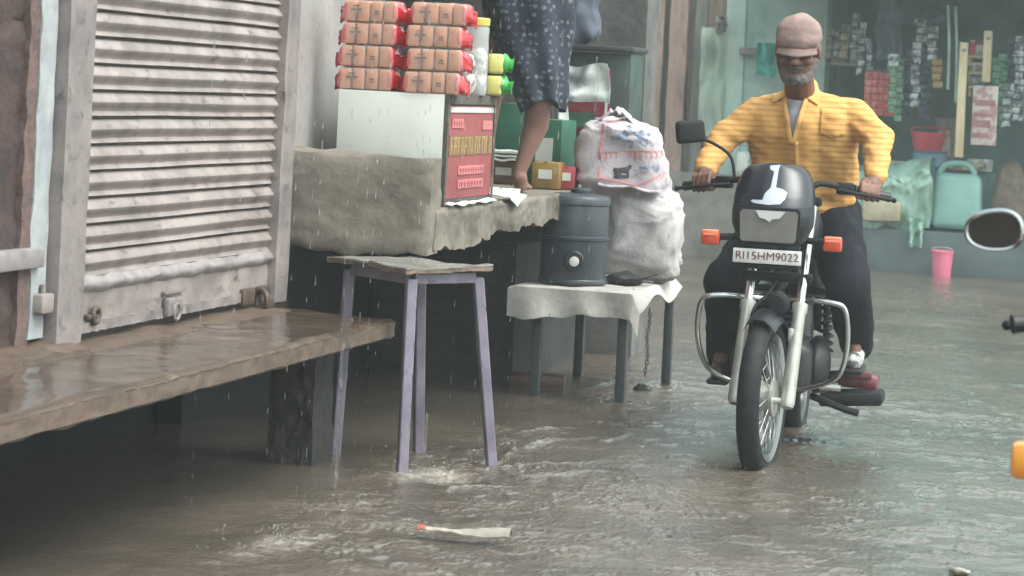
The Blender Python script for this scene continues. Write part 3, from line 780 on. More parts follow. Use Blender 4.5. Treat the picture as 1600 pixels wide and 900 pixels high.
mb = MB(); mb.solid_grid(lambda a, b: top(a, b)-Vector((0, 0, .0065))+noise.noise_vector(Vector((a*14, b*14, 0)))*.004, 30, 30, (0, 0, -.013)); mb.build('board_core', m_stooledge, t)

# ------------------------------------------------------------------ table, sheet, cooler, bag, sacks
m_steel = mat('dark_blue_grey_steel', L(64,68,72), L(50,54,58), sc=8, rough=.5, stain=(L(84,76,70),16,.62,.7))
m_sheet = mat('white_plastic_sacking', L(186,182,177), L(158,153,148), sc=5, rough=.55, bump=.004, bsc=20, stain=(L(150,140,130),8,.62,.74))
TZ = .452
t = thing('low_table', 'low dark steel legged table holding the grey water cooler', 'table', (-2.40, 10.92, 0))
mb = MB(); mb.span((-2.63, 10.47, TZ-.035), (-2.185, 11.37, TZ-.004), bev=.004); mb.build('table_top', m_steel, t)
for x, y in ((-2.225, 10.51), (-2.19, 11.33), (-2.60, 11.34), (-2.60, 10.53)):
    mb = MB(); mb.span((x-.02, y-.02, -.06), (x+.02, y+.02, TZ-.036), bev=.003); mb.build('leg', m_steel, t)
def cloth(a, b):
    # a across (left to right), b from hanging front hem over the top to the back
    s = b*1.15; drop = .115+.018*math.sin(a*7)+.02*noise.noise(Vector((a*5, 0, 0)))
    x = -2.715+.575*a
    f = .018*noise.noise(Vector((a*4, s*4, 2)))
    if s < .16:
        k = s/.16; y = 10.445+.012*math.sin(a*17+1)*(1-k)+f*.5-.01*(1-k); z = TZ+.012-drop*(1-k)
    else:
        k = (s-.16)/.99; y = 10.452+.92*k; z = TZ+.010+.006*(1+noise.noise(Vector((a*6, k*7, 1))))
    if a > .93:                                 # right edge sags down past the table side
        k2 = (a-.93)/.07; z -= .055*k2*(1+.5*math.sin(s*9)); x -= .005*k2
    if a < .06: z -= .03*(1-a/.06)*.4
    return Vector((x, y, z))
mb = MB(); mb.solid_grid(cloth, 60, 90, (0, 0, .003)); o = mb.build('table_sheet', m_sheet); tag(o, 'creased white plastic sheet covering the low steel table', 'sheet')
cx, cy0 = -2.488, 10.66
m_cool = mat('slate_plastic', L(60,67,74), L(50,56,63), sc=3, rough=.38, stain=(L(92,98,104),9,.6,.75))
m_coolring = mat('slate_plastic_dark', L(48,54,62), rough=.4)
m_black = mat('black_rubber', L(30,30,33), L(22,22,25), sc=10, rough=.5)
m_cream = mat('cream_plastic', L(206,204,196), rough=.35)
cz = TZ+.022
t = thing('water_cooler', 'slate grey insulated water cooler drum with push tap on the covered table', 'water cooler', (cx, cy0, cz))
mb = MB(); mb.lathe([(0, 0), (.136, 0), (.142, .012), (.142, .19), (.1425, .20), (.1425, .335), (.139, .345), (0, .345)], n=48); mb.build('drum', m_cool, t, world=False)
mb = MB(); mb.lathe([(.1425, .188), (.148, .192), (.148, .204), (.1425, .208)], n=48); mb.build('moulded_band', m_coolring, t, world=False); mb = MB(); mb.lathe([(.142, .004), (.146, .008), (.146, .020), (.142, .026)], n=48); mb.build('moulded_band', m_coolring, t, world=False)
mb = MB(); mb.lathe([(.1415, .338), (.1495, .342), (.1495, .366), (.143, .376), (.09, .386), (0, .390)], n=48); ld = mb.build('lid', m_cool, t, world=False)
mb = MB(); mb.lathe([(.0, .385), (.045, .388), (.045, .402), (.035, .410), (0, .412)], (.02, 0, 0), n=24); mb.build('lid_knob', m_coolring, ld, world=False)
va = math.atan2(-1, .25); dx, dy = math.cos(va), math.sin(va)
mb = MB(); mb.lathe([(0, 0), (.044, 0), (.044, .006), (.038, .012), (0, .012)], (dx*.139, dy*.139, .105), (dx, dy, 0), 28); tp_ = mb.build('tap_ring', m_black, t, world=False)
mb = MB(); mb.lathe([(0, 0), (.018, 0), (.021, .018), (.019, .028), (0, .030)], (dx*.150, dy*.150, .105), (dx, dy, 0), 22); mb.build('tap_button', m_cream, tp_, world=False)
# black strap bag lying on the sheet
c = on_z(985, 442, TZ+.03)
t = thing('strap_bag', 'small black bag with two straps lying beside the water cooler', 'bag', (c.x, c.y, TZ+.02))
mb = MB(); mb.ell((-.03, .03, .022), (.085, .07, .03)); mb.rough_up(.014, 18, 4); mb.build('pouch', m_black, t, world=False)
for (p0, p1, p2) in (((-.02, -.02, .012), (.05, -.03, .03), (.115, .0, .055)), ((.0, .0, .02), (.05, .03, .018), (.09, .05, .015))):
    mb = MB(); mb.tube(smooth_path([p0, p1, p2], 6), .010, 8, flat=.5); mb.build('strap', m_black, t, world=False)
# chain hanging from the table with its weight in the water
t = thing('chain', 'thin chain hanging from the table side into the water', 'chain', (-2.215, 10.98, 0))
p0 = on_y(1015, 482, 10.98); p1 = on_y(1009, 588, 10.98)
mb = MB(); N = 17
for i in range(N):
    p = p0.lerp(p1, (i+.5)/N)+Vector((.004*math.sin(i*.7), 0, 0)); rot = i % 2
    x = Vector((1, 0, 0)) if rot else Vector((0, 1, 0))
    pts = [p + x*math.cos(a)*.0065+Vector((0, 0, math.sin(a)*.0125)) for a in [2*PI*k/10 for k in range(10)]]
    mb.tube(pts, .0024, 6, closed=True)
mb.build('links', m_steel, t)
mb = MB(); mb.ell((p1.x-.01, 10.98, .008), (.042, .04, .026)); mb.rough_up(.010, 30, 2); mb.build('weight', m_black, t)

m_sack = mat('white_woven_sack', L(190,181,186), L(164,154,160), sc=5, rough=.8, bump=.003, bsc=70, stain=(L(150,136,132),6,.6,.74))
m_sack2 = mat('greyer_woven_sack', L(188,183,183), L(156,150,151), sc=6, rough=.8, bump=.004, bsc=50, stain=(L(138,126,122),5,.58,.72))
m_redprint = mat('pinkish_red_print', L(196,110,110), L(190,140,136), sc=30, rough=.6)
m_blueprint = mat('grey_blue_print', L(104,112,136), L(150,152,166), sc=34, rough=.6, lo=.42, hi=.56)
m_blkprint = mat('black_print', L(52,48,54), rough=.6)
def sackmesh(c, r, R, seed, pw=.62, amp=.02, nn=(56, 40)):
    mb = MB(); mb.ell((0, 0, 0), r, None, nn[0], nn[1], pw)
    o = Vector((seed, seed*2, 0))
    def f(p):
        q = p + noise.noise_vector(p*5+o)*amp*1.6 + noise.noise_vector(p*12+o)*amp*.8
        cz_ = noise.noise(Vector((p.x*9, p.y*9, p.z*22))+o)
        q += p.normalized()*(abs(cz_)*-amp*1.3 - amp*.9*abs(noise.noise(Vector((p.x*16+p.z*9, p.y*16, p.z*13))+o)))
        return R @ q + Vector(c)
    return mb.warp(f)
c = on_y(1000, 365, 11.08)
lower = sackmesh((c.x, 11.12, TZ+.225), (.185, .17, .215), Matrix.Rotation(.06, 3, 'Y') @ Matrix.Rotation(-.08, 3, 'X'), 3, .6, .022)
cc = (c.x, 11.12, TZ+.225)
lower.warp(lambda p: Vector((p.x + (.05*max(0, (cc[2]-.09-p.z)/.2) if p.x > cc[0] else -.02*max(0, (cc[2]-p.z)/.2)), p.y, max(p.z, TZ+.022))))
t = thing('sack', 'slumped plain white woven sack standing on the low table under the printed sack', 'sack', (c.x, 11.12, TZ+.02), 0, None)
lower.build('sack_body', m_sack2, t, ang=180)
mb = MB(); e = on_y(958, 300, 10.98)
mb.solid_grid(lambda a, b: Vector((c.x-.17+.27*a, 10.93+.10*b, TZ+.44-.02*a-.006*(1-b)*math.sin(a*9)+.010*noise.noise(Vector((a*6, b*4, 2))))), 20, 8, (0, 0, .006)); mb.build('folded_mouth', m_sack, t)
c = on_y(971, 248, 11.1)
upper = sackmesh((c.x, 11.12, c.z), (.205, .15, .19), Matrix.Rotation(.10, 3, 'Y'), 9, .50, .020)
upper.warp(lambda p: Vector((p.x + .03*(c.z-p.z)/.2 - .035*max(0, (p.z-c.z)/.2)*(1 if p.x > c.x else -1), p.y, p.z - .035*max(0, -(p.x-c.x))/.2*max(0, (p.z-c.z)/.2))))
t = thing('sack', 'printed white sack with red border and black bull on top of the plain sack', 'sack', (c.x, 11.12, TZ+.45))
upper.build('sack_body', m_sack, t, ang=180)
def sackprint(polys, name, m, off=.0025):
    out = MB()
    for pl in polys:
        g = poly_mb(pl, 3) if not isinstance(pl, MB) else pl
        # pixel polygon carried onto the sack front from its own facing direction
        g.v = [tuple(on_y(u, v, 10.8)) for u, v, _ in g.v]
        s = stick_on(subdiv(g, .012), upper, ray(971, 250), off)
        out.add(s.v, s.f)
    out.build(name, m, t, fix=False)
def bar(u0, v0, u1, v1, w=2.2):
    d = Vector((u1-u0, v1-v0)).normalized(); n = Vector((-d.y, d.x))*w/2
    return [(u0+n.x, v0+n.y), (u1+n.x, v1+n.y), (u1-n.x, v1-n.y), (u0-n.x, v0-n.y)]
sackprint([bar(942, 192, 934, 278, 4), bar(934, 278, 1000, 290, 3), bar(1000, 290, 1042, 270, 3), bar(946, 190, 1000, 182, 2.5)], 'red_border', m_redprint)
txt = [bar(942, 238, 1038, 236, 2.4)]
rr_ = random.Random(8); x = 944
while x < 1036:
    w_ = rr_.uniform(4, 7); y0 = 238 + (x-944)*-.02
    txt += [bar(x, y0, x+w_, y0, 2), bar(x+w_*.7, y0, x+w_*.7, y0+rr_.uniform(8, 13), 2)]
    if rr_.random() < .6: txt.append(bar(x+1, y0+9, x+w_, y0+5, 2))
    x += w_+2
sackprint(txt, 'red_lettering', m_redprint)
flower = []
for i in range(13):
    a = i*2*PI/13+.2; r0, r1 = 7, 21+6*math.sin(i*2.3)
    flower.append(bar(988+r0*math.cos(a)*1.3, 214+r0*math.sin(a)*.7, 988+r1*math.cos(a)*1.25, 214+r1*math.sin(a)*.72, 6))
sackprint(flower, 'blue_emblem', m_blueprint)
bull = [(957,266),(960,262),(966,263),(972,262),(980,261),(984,257),(988,259),(986,264),(983,267),(983,279),(980,279),(979,269),(970,270),(969,279),(966,279),(966,269),(962,270),(962,279),(959,279),(959,270)]
sackprint([bull], 'bull_print', m_blkprint)
sackprint([bar(992, 264, 1016, 261, 4), bar(992, 271, 1014, 268, 3), bar(1022, 258, 1026, 270, 4), bar(1029, 256, 1030, 268, 4)], 'weight_print', m_blueprint)
mb = MB(); c2 = Vector((c.x, 11.0, c.z+.185))
mb.solid_grid(lambda a, b: Vector((c.x-.10+.16*a, 11.02+.05*b, c.z+.155+.05*math.sin(a*3.1)+.02*noise.noise(Vector((a*9, b*2, 5)))+.012*b)), 18, 6, (0, 0, .006)); mb.build('gathered_mouth', m_sack, t)

# brick and debris under the table, floating litter
t = on_z(850, 605, 0)
mb = MB(); mb.box((t.x-.03, t.y, .02), (.24, .12, .07), Matrix.Rotation(.2, 3, 'Z'), bev=.008); mb.rough_up(.006, 20); o = mb.build('brick', mat('wet_red_brick', L(118,78,64), L(88,66,58), sc=12, rough=.4)); tag(o, 'wet reddish brick lying half sunk behind the low table legs', 'brick')
m_litter = mat('pale_wrapper', L(168,160,149), L(138,130,120), sc=12, rough=.4)
m_litter2 = mat('faded_red_wrapper', L(166,92,84), rough=.4)
a, b_ = on_z(652, 835, .012), on_z(798, 846, .012)
t = thing('litter_strip', 'long pale wrapper strip with a red tip floating in the foreground water', 'litter', ((a.x+b_.x)/2, (a.y+b_.y)/2, 0))
def lit(a0, a1):
    def f(u, v):
        k = a0+(a1-a0)*u; p = a.lerp(b_, k); d = (b_-a).normalized(); n = Vector((-d.y, d.x, 0))
        w_ = .03+.035*k
        return p+n*w_*(v-.5)*1.2+Vector((0, 0, .014+.004*math.sin(k*7+v*3)+.012*math.sin(v*PI)*(.4+k)+.004*noise.noise(Vector((k*9, v*3, 0)))))
    return f
mb = MB(); mb.solid_grid(lit(.08, 1), 30, 7, (0, 0, .003)); mb.build('strip', m_litter, t)
mb = MB(); mb.solid_grid(lit(0, .10), 8, 7, (0, 0, .0036)); mb.build('red_tip', m_litter2, t)
p = on_z(1500, 893, .01); mb = MB(); mb.ell(p, (.03, .02, .012)); mb.rough_up(.008, 40); o = mb.build('paper_bit', m_litter); tag(o, 'small pale paper bit floating at the bottom right corner', 'litter')
# water running off the bench edge and from above
m_drip = mat('clear_water', (1, 1, 1, 1), rough=.03, trans=1.0, ior=1.33)
def stream(u, v0, v1, p, label, r=.003):
    a = on_y(u, v0, p.y); mb = MB(); n = 50; q = random.Random(u)
    pts = [Vector((p.x+.004*noise.noise(Vector((i*.3, u, 0))), p.y, a.z*(1-i/n)-.01)) for i in range(n+1)]
    mb.tube(pts, [r*(.6+.9*abs(noise.noise(Vector((i*.55, u, 4))))) for i in range(n+1)], 8)
    o = mb.build('water_stream', m_drip); tag(o, label, 'water stream', 'water running down')
p = on_z(517, 523, .49); stream(517, 525, 0, Vector((-2.528, p.y, 0)), 'thin stream of water falling from the bench edge in front of the stool', .0045)
p = on_z(664, 712, 0); stream(664, 640, 0, Vector((p.x, p.y, 0)), 'short water stream beside the rear stool leg', .004)
p = on_z(300, 577, .49); False and stream(300, 579, 0, Vector((-2.528, p.y, 0)), 'thin stream of water falling from the middle of the bench edge', .0028)
p = on_z(668, 716, 0); stream(664, 300, 0, Vector((p.x+.02, p.y+.02, 0)), 'thin water stream falling beside the rear stool leg', .003) if False else None
for u_, y_, v_, lb in ((560, 8.30, 505, 'faint water thread falling from the end edge of the stone bench'), (598, 8.29, 505, 'faint water thread just left of the front stool leg'), (702, 8.72, 408, 'faint water thread falling from the raised concrete block behind the stool')):
    stream(u_, v_, 0, Vector((0, y_, 0)), lb, .0022)
mb = MB()
for i, (x, y) in enumerate(SPLASH + [(-1.9, 7.9), (-2.05, 9.4), (-2.0, 10.1)]):
    for k in range(3):
        x0, y0, z = x+random.gauss(0, .07), y+random.gauss(0, .07), random.uniform(0, .06)
        while z < 2.6:
            r_ = random.uniform(.0009, .0017); h = random.uniform(.006, .016); mb.ell((x0+random.gauss(0, .0015), y0, z+h), (r_, r_, h), None, 6, 6); z += random.uniform(.05, .16)
o = mb.build('roof_drips', m_drip); tag(o, 'strings of clear drops falling from the unseen eave onto the flood', 'water drops', kind='stuff')
# drops thrown up where roof water lands
mb = MB()
for i, (x, y) in enumerate(SPLASH):
    for k in range((46, 40, 50, 30, 14, 30)[i]):
        a = random.uniform(0, 2*PI); d = abs(random.gauss(0, .10)); z = abs(random.gauss(0, .035))+.006; r_ = random.uniform(.0008, .0026)
        mb.ell((x+d*math.cos(a), y+d*math.sin(a), z), (r_, r_, r_*1.2), None, 8, 5)
for k in range(260):
    y = 6.6*(15/6.6)**random.random(); x = random.uniform(-2.5, -.3)*(y/9)
    for j in range(random.randint(1, 3)):
        r_ = random.uniform(.001, .0024); mb.ell((x+random.gauss(0, .012), y+random.gauss(0, .012), random.uniform(.012, .055)), (r_, r_, r_*1.3), None, 6, 4)
o = mb.build('splash_drops', m_drip); tag(o, 'clear drops thrown up where roof water hits the flood', 'water drops', kind='stuff')
# ------------------------------------------------------------------ motorcycle (local: x to the rider's left, y rearward, z up, front axle over y=0)
m_tyre = mat('wet_tyre', L(26,27,31), L(19,20,24), sc=20, rough=.6, spec=.25, bump=.002, bsc=60)
m_chrome = mat('chrome', L(190,192,192), rough=.16, metal=1.0)
m_alu = mat('dull_aluminium', L(196,194,186), L(170,168,162), sc=16, rough=.38, metal=.55)
m_bikeblk = mat('gloss_black_panel', L(22,24,32), L(18,19,24), sc=5, rough=.4, coat=.12, spec=.35)
m_bikemat = mat('matt_black', L(27,27,31), L(20,20,24), sc=14, rough=.6, spec=.25)
m_screen = mat('navy_screen', L(17,22,38), L(13,17,29), sc=4, rough=.28, coat=.12)
m_lens = mat('headlight_glass', L(116,112,109), L(100,97,95), sc=7, rough=.2, coat=.5)
m_lensbright = mat('bright_reflector', L(222,222,222), rough=.15, metal=.5, coat=.6)
m_orange = mat('orange_lens', L(214,78,40), L(196,62,30), sc=20, rough=.2, coat=.6)
m_amber = mat('amber_lens', L(240,158,48), L(222,128,30), sc=24, rough=.2, coat=.6)
m_orangetop = mat('pale_orange_lens', L(240,140,104), rough=.2, coat=.6)
m_platew = mat('number_plate_white', L(214,212,210), L(186,184,184), sc=14, rough=.4)
m_engine = mat('engine_casting', L(44,43,45), L(28,28,31), sc=14, rough=.5, metal=.2)
m_maroonp = mat('maroon_metal', L(112,52,56), L(90,44,48), sc=8, rough=.35, coat=.3)
m_sticker = mat('white_sticker', L(178,182,192), rough=.4)
m_seat = mat('black_seat', L(36,36,40), L(28,28,31), sc=20, rough=.5, bump=.001, bsc=90)
m_glassm = mat('mirror_glass', L(72,66,64), rough=.06, metal=1.0)  # dark tint painted in for the reflection of buildings that are not modelled

def motorcycle(root, parked=False):
    B = lambda mb, n, m, par=None, **k: mb.build(n, m, par or root, world=False, **k)
    AX = .29
    steer = Matrix.Rotation(math.radians(0 if parked else -5.5), 3, 'Z')
    st = lambda p: steer @ Vector(p)
    def wheel(y, name, turn, tw):
        fx = (lambda p: steer @ p + Vector((0, y, 0))) if turn else (lambda p: p+Vector((0, y, 0)))
        mb = MB(); mb.lathe([(.200, -.030), (.222, -.034), (.228, -.036), (.222, -.026), (.214, 0), (.222, .026), (.228, .036), (.222, .034), (.200, .030), (.196, 0), (.200, -.030)], (0, 0, AX), (1, 0, 0), 64)
        rim = B(mb.warp(fx), name, m_chrome)
        mb = MB(); n, m = 96, 16
        vs, fs = [], []
        for i in range(n):
            a = 2*PI*i/n
            for j in range(m):
                b = 2*PI*j/m; r = .2525+.0385*math.cos(b); xx = tw*math.sin(b)
                if math.cos(b) > .25: r -= .0045*(1 if (i % 4 < 1 or (j % 4 == 1)) else 0)
                vs.append((xx, r*math.cos(a), AX+r*math.sin(a)))
        for i in range(n):
            for j in range(m):
                fs.append((i*m+j, ((i+1) % n)*m+j, ((i+1) % n)*m+(j+1) % m, i*m+(j+1) % m))
        mb.add(vs, fs); B(mb.warp(fx), 'tyre', m_tyre, rim)
        mb = MB(); mb.lathe([(0, -.05), (.03, -.05), (.078, -.034), (.08, -.01), (.05, 0), (.045, .03), (.065, .034), (.065, .045), (.02, .05), (0, .05)], (0, 0, AX), (1, 0, 0), 36); B(mb.warp(fx), 'hub', m_alu, rim)
        mb = MB()
        for i in range(36):
            a = 2*PI*i/36; s = 1 if i % 2 else -1; a2 = a+.32*(1 if i % 4 < 2 else -1)
            mb.cyl((s*.034, .058*math.cos(a2), AX+.058*math.sin(a2)), (s*.006, .203*math.cos(a), AX+.203*math.sin(a)), .0022, n=6)
        B(mb.warp(fx), 'spoke_set', m_chrome, rim)
    wheel(0, 'front_wheel', True, .040); wheel(1.24, 'rear_wheel', False, .046)
    # front mudguard
    mb = MB()
    def fend(a, b, R=.315):
        an = math.radians(168-104*b); w = .058*math.sin(PI/2*(1-abs(2*a-1)**2.2)*.999+.0) if False else (2*a-1)*.058
        r = R - .05*abs(2*a-1)**2.4
        return st((w, -r*math.cos(an)*-1*-1, AX+r*math.sin(an)))
    vs = []
    mb.solid_grid(lambda a, b: fend(a, b), 12, 36, (0, 0, .004)); B(mb, 'front_mudguard', m_bikeblk)
    ra = Vector((0, .40, .92)).normalized()           # fork direction (raked back)
    def fk(h): return Vector((0, -.015, AX)) + Vector((0, .405, .914))*h
    for s in (-1, 1):
        mb = MB(); mb.cyl(st(fk(.26)+Vector((s*.095, 0, 0))), st(fk(.74)+Vector((s*.095, 0, 0))), .0165, n=20); fl = B(mb, 'fork_leg', m_chrome)
        mb = MB(); b0 = st(fk(-.03)+Vector((s*.095, 0, 0))); b1 = st(fk(.36)+Vector((s*.095, 0, 0)))
        mb.tube([b0, b0.lerp(b1, .04), b0.lerp(b1, .9), b0.lerp(b1, .93), b1], [.020, .026, .0235, .0285, .0285], 20); mb.cyl(b0.lerp(b1, .06)+Vector((-s*.05, 0, 0)), b0.lerp(b1, .06)+Vector((s*.012, 0, 0)), .013, n=12); mb.box(b0.lerp(b1, .70)+Vector((-s*.018, -.01, 0)), (.02, .03, .05), bev=.005); B(mb, 'fork_slider', m_alu, fl)
    for h, nm in ((.46, 'lower_clamp'), (.76, 'upper_clamp')):
        mb = MB(); mb.box(st(fk(h)), (.25, .05, .035), bev=.01); B(mb, nm, m_bikemat)
    # horn and cables between the forks
    mb = MB(); mb.lathe([(0, -.0), (.04, -.004), (.046, .01), (.03, .03), (0, .032)], (.035, .02, .625), (0, -1, 0), 24); mb.torus((.035, .0, .625), .034, .005, (0, 1, 0), 24, 8); B(mb, 'horn', m_bikemat)
    for q in (((.02, .12, .70), (.0, .05, .66), (-.05, -.03, .58), (-.055, -.0, .34)),):
        mb = MB(); mb.tube(smooth_path(q, 8), .005, 7); B(mb, 'cable', m_bikemat)
    # cowl with headlight and screen
    lev = [(.825, .105, .095), (.85, .128, .085), (.895, .148, .07), (.93, .150, .07), (.97, .148, .085), (1.0, .147, .100), (1.03, .142, .118), (1.062, .133, .140), (1.09, .119, .160), (1.108, .098, .174), (1.118, .062, .182), (1.123, .018, .186)]
    def cowl(a, h0, h1, push=0.0):
        pass
    def csec(zq):
        for i in range(len(lev)-1):
            if lev[i][0] <= zq <= lev[i+1][0]:
                k = (zq-lev[i][0])/(lev[i+1][0]-lev[i][0]); return [lev[i][j]+(lev[i+1][j]-lev[i][j])*k for j in range(3)]
        return lev[-1] if zq > 1 else lev[0]
    def shell(a, z, off=0.0):
        _, w_, yf = csec(z); th = (2*a-1)*PI/2*1.12
        return Vector((-.014+math.sin(th)*w_*(1+off*6), yf+(-off)+ (1-math.cos(th))*w_*.85, z))
    mb = MB(); mb.solid_grid(lambda a, b: shell(a, .825+.140*b), 40, 16, (0, .008, 0)); cw = B(mb, 'headlight_cowl', m_bikeblk)
    mb = MB(); mb.solid_grid(lambda a, b: shell(a, .9655+.156*b), 40, 22, (0, .006, 0)); sc_ = B(mb, 'wind_screen', m_screen)
    scr = MB(); scr.grid(lambda a, b: shell(a, .962+.160*b), 40, 22)
    if not parked:
        hand = [(-.030,1.098),(.008,1.103),(.004,1.085),(.002,1.012),(.030,1.005),(.046,.992),(.040,.965),(.024,.945),(-.02,.940),(-.078,.944),(-.090,.951),(-.085,.957),(-.045,.958),(-.038,.985),(-.018,1.010),(-.012,1.075),(-.028,1.083)]
        g = poly_mb(hand, 3); g.v = [(x*.95-.002, -.2, .972+(z-.940)*.88) for x, z, _ in g.v]
        s = stick_on(g, scr, (0, 1, 0), .003); B(s, 'hand_sticker', m_sticker, sc_, fix=False)
    rr = [(-.092, .790), (.092, .790), (.100, .80), (.104, .892), (.094, .903), (-.094, .903), (-.104, .892), (-.100, .80)]
    mb = MB(); mb.prism(rr, lambda a, b, t: Vector((a-.014, .066+t+.25*a*a, b+.050)), -.018); hl = B(mb, 'headlight', m_lens)
    mb = MB(); mb.prism([(-.108, .782), (.108, .782), (.112, .905), (.1, .913), (-.1, .913), (-.112, .905)], lambda a, b, t: Vector((a-.014, .072+t+.25*a*a, b+.050)), -.010); B(mb, 'headlight_bezel', m_bikemat, hl)
    mb = MB(); mb.prism([(-.048, .902), (.060, .902), (.040, .876), (.012, .872), (.004, .862), (-.012, .872), (-.032, .876)], lambda a, b, t: Vector((a-.014, .046+t+.25*a*a, b+.050)), -.003); B(mb, 'reflector', m_lensbright, hl)
    mb = MB(); mb.box((-.014, .055, .787), (.246, .006, .052), Matrix.Rotation(-.08, 3, 'X'), bev=.0029); pl = B(mb, 'number_plate', m_platew)
    if not parked:
        tx = text_mb('RJ15HM9022', .042, .0006); tx.v = [(x*1.02-.014, .0505-(z)+(y)*-.08, .787+y) for x, y, z in tx.v]; B(tx, 'plate_lettering', m_ink, pl, smooth=False)
    mb = MB(); mb.box((0, .085, .75), (.20, .03, .02), bev=.004); mb.box((0, .085, .815), (.2, .04, .03), bev=.004); B(mb, 'plate_bracket', m_bikemat)
    for s in (-1, 1):
        cxs = .215 if s > 0 else -.225
        mb = MB(); mb.box((cxs, .10, .842), (.066, .05, .050), bev=.009); ts = B(mb, 'turn_signal', m_orange)
        mb = MB(); mb.box((cxs, .10, .8655), (.060, .046, .010), bev=.003); mb.box((cxs, .0735, .856), (.05, .004, .008)); B(mb, 'lens_top', m_orangetop, ts)
        mb = MB(); mb.tube([(s*.12, .12, .850), (cxs-s*.03, .11, .846)], .013, 10); B(mb, 'stalk', m_bikemat, ts)
    # handlebar
    hz = .965 if parked else 1.030
    hb = smooth_path([(-.37, .50, hz-.02), (-.25, .44, hz), (-.14, .36, hz+.02), (-.08, .33, hz-.01), (.08, .33, hz-.01), (.14, .36, hz+.02), (.25, .44, hz), (.37, .50, hz-.02)], 7)
    mb = MB(); mb.tube(hb, .0115, 12); hbo = B(mb, 'handlebar', m_bikemat)
    for s in (-1, 1):
        g0, g1 = Vector((s*.255, .442, hz)), Vector((s*.385, .508, hz-.022))
        mb = MB(); mb.tube([g0, g0.lerp(g1, .1), g0.lerp(g1, .9), g1], [.021, .0175, .0175, .019], 16); B(mb, 'grip', m_black, hbo)
        mb = MB(); mb.box((s*.225, .425, hz+.004), (.06, .045, .045), Matrix.Rotation(s*.47, 3, 'Z'), bev=.008); B(mb, 'switch_box', m_bikemat, hbo)
        mb = MB(); lv = smooth_path([(s*.20, .385, hz+.0), (s*.26, .375, hz-.008), (s*.33, .41, hz-.018), (s*.405, .44, hz-.030)], 6); mb.tube(lv, [.009]*(len(lv)-1)+[.006], 8, flat=.7); mb.ell(lv[-1], (.010, .010, .010)); B(mb, 'brake_lever' if s < 0 else 'clutch_lever', m_bikemat, hbo)
    if not parked:
        mb = MB(); mb.tube(smooth_path([(-.185, .40, hz+.02), (-.205, .41, hz+.10), (-.27, .415, hz+.145), (-.335, .42, hz+.165)], 7), .006, 8); ms = B(mb, 'mirror_stem', m_bikemat)
        mb = MB(); R = Matrix.Rotation(-.12, 3, 'Y') @ Matrix.Rotation(.35, 3, 'Z')
        mb.box((0, 0, 0), (.112, .034, .086), None, bev=.0165, seg=5); mb.warp(lambda p: R @ Vector((p.x, p.y-.012*math.cos(p.x*14), p.z*(1-.5*p.x if p.x > 0 else 1))) + Vector((-.365, .425, hz+.185))); mo = B(mb, 'mirror', m_bikemat)
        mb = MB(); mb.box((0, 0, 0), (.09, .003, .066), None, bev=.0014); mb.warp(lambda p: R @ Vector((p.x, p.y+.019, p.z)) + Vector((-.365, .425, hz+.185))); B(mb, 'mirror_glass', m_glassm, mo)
    else:
        for s in (1, -1):
            mx, my, mz = s*.445, .40, 1.115
            mb = MB(); mb.tube(smooth_path([(s*.20, .40, hz+.02), (s*.23, .39, hz+.09), (s*.30, .385, mz-.015), (s*.39, .39, mz-.002)], 7), .0075, 10); ms = B(mb, 'mirror_stem', m_chrome)
            Rm = Matrix.Rotation(.10*s, 3, 'Y')
            oval = lambda k, ry: Vector((.054*math.copysign(abs(math.cos(k))**.85, math.cos(k)), ry, .038*math.copysign(abs(math.sin(k))**.85, math.sin(k))*(1-.12*s*math.cos(k))))
            C0 = Vector((mx, my, mz))
            mb = MB(); N = 40
            vs = [Rm @ oval(2*PI*i/N, 0)+C0 for i in range(N)]; vs2 = [Rm @ (oval(2*PI*i/N, -.022)*.8)+C0 for i in range(N)]
            mb.add(vs+vs2, [(i, (i+1) % N, N+(i+1) % N, N+i) for i in range(N)]+[tuple(range(N, 2*N))]); mo = B(mb, 'mirror', m_bikemat)
            mb = MB(); mb.tube(vs, .0052, 8, closed=True); B(mb, 'mirror_rim', m_chrome, mo)
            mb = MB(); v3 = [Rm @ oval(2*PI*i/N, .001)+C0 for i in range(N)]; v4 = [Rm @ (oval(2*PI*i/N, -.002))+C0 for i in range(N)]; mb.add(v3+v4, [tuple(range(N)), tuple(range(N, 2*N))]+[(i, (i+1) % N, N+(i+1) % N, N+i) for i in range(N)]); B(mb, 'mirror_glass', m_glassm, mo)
    # crash guard
    for s in (-1, 1):
        pth = smooth_path([(s*.02, .30, .62), (s*.12, .22, .628), (s*.22, .20, .625), (s*.262, .21, .60), (s*.275, .23, .50), (s*.262, .28, .40), (s*.225, .33, .335), (s*.12, .38, .29), (s*.02, .42, .28)], 7)
        mb = MB(); mb.tube(pth, .0098, 12); B(mb, 'crash_guard', m_chrome)
    # engine, frame, tank, seat, rear
    mb = MB(); mb.box((0, .55, .36), (.26, .34, .20), bev=.05, seg=4); mb.ell((.14, .60, .36), (.05, .12, .11)); mb.ell((-.14, .60, .36), (.05, .13, .11)); en = B(mb, 'engine', m_engine)
    mb = MB()
    for i in range(7): mb.box((0, .44-.008*i, .46+.022*i), (.19, .17, .009), Matrix.Rotation(-.35, 3, 'X'), bev=.003)
    mb.box((0, .42, .53), (.12, .11, .17), Matrix.Rotation(-.35, 3, 'X')); B(mb, 'cylinder_fins', m_engine, en)
    mb = MB(); mb.tube(smooth_path([(-.06, .36, .47), (-.09, .30, .40), (-.12, .36, .27), (-.15, .55, .22), (-.16, .80, .22)], 7), .019, 12); mb.tube([(-.16, .78, .22), (-.17, .86, .24), (-.19, 1.40, .34), (-.19, 1.46, .35)], [.022, .042, .046, .030], 16); B(mb, 'exhaust', m_chrome)
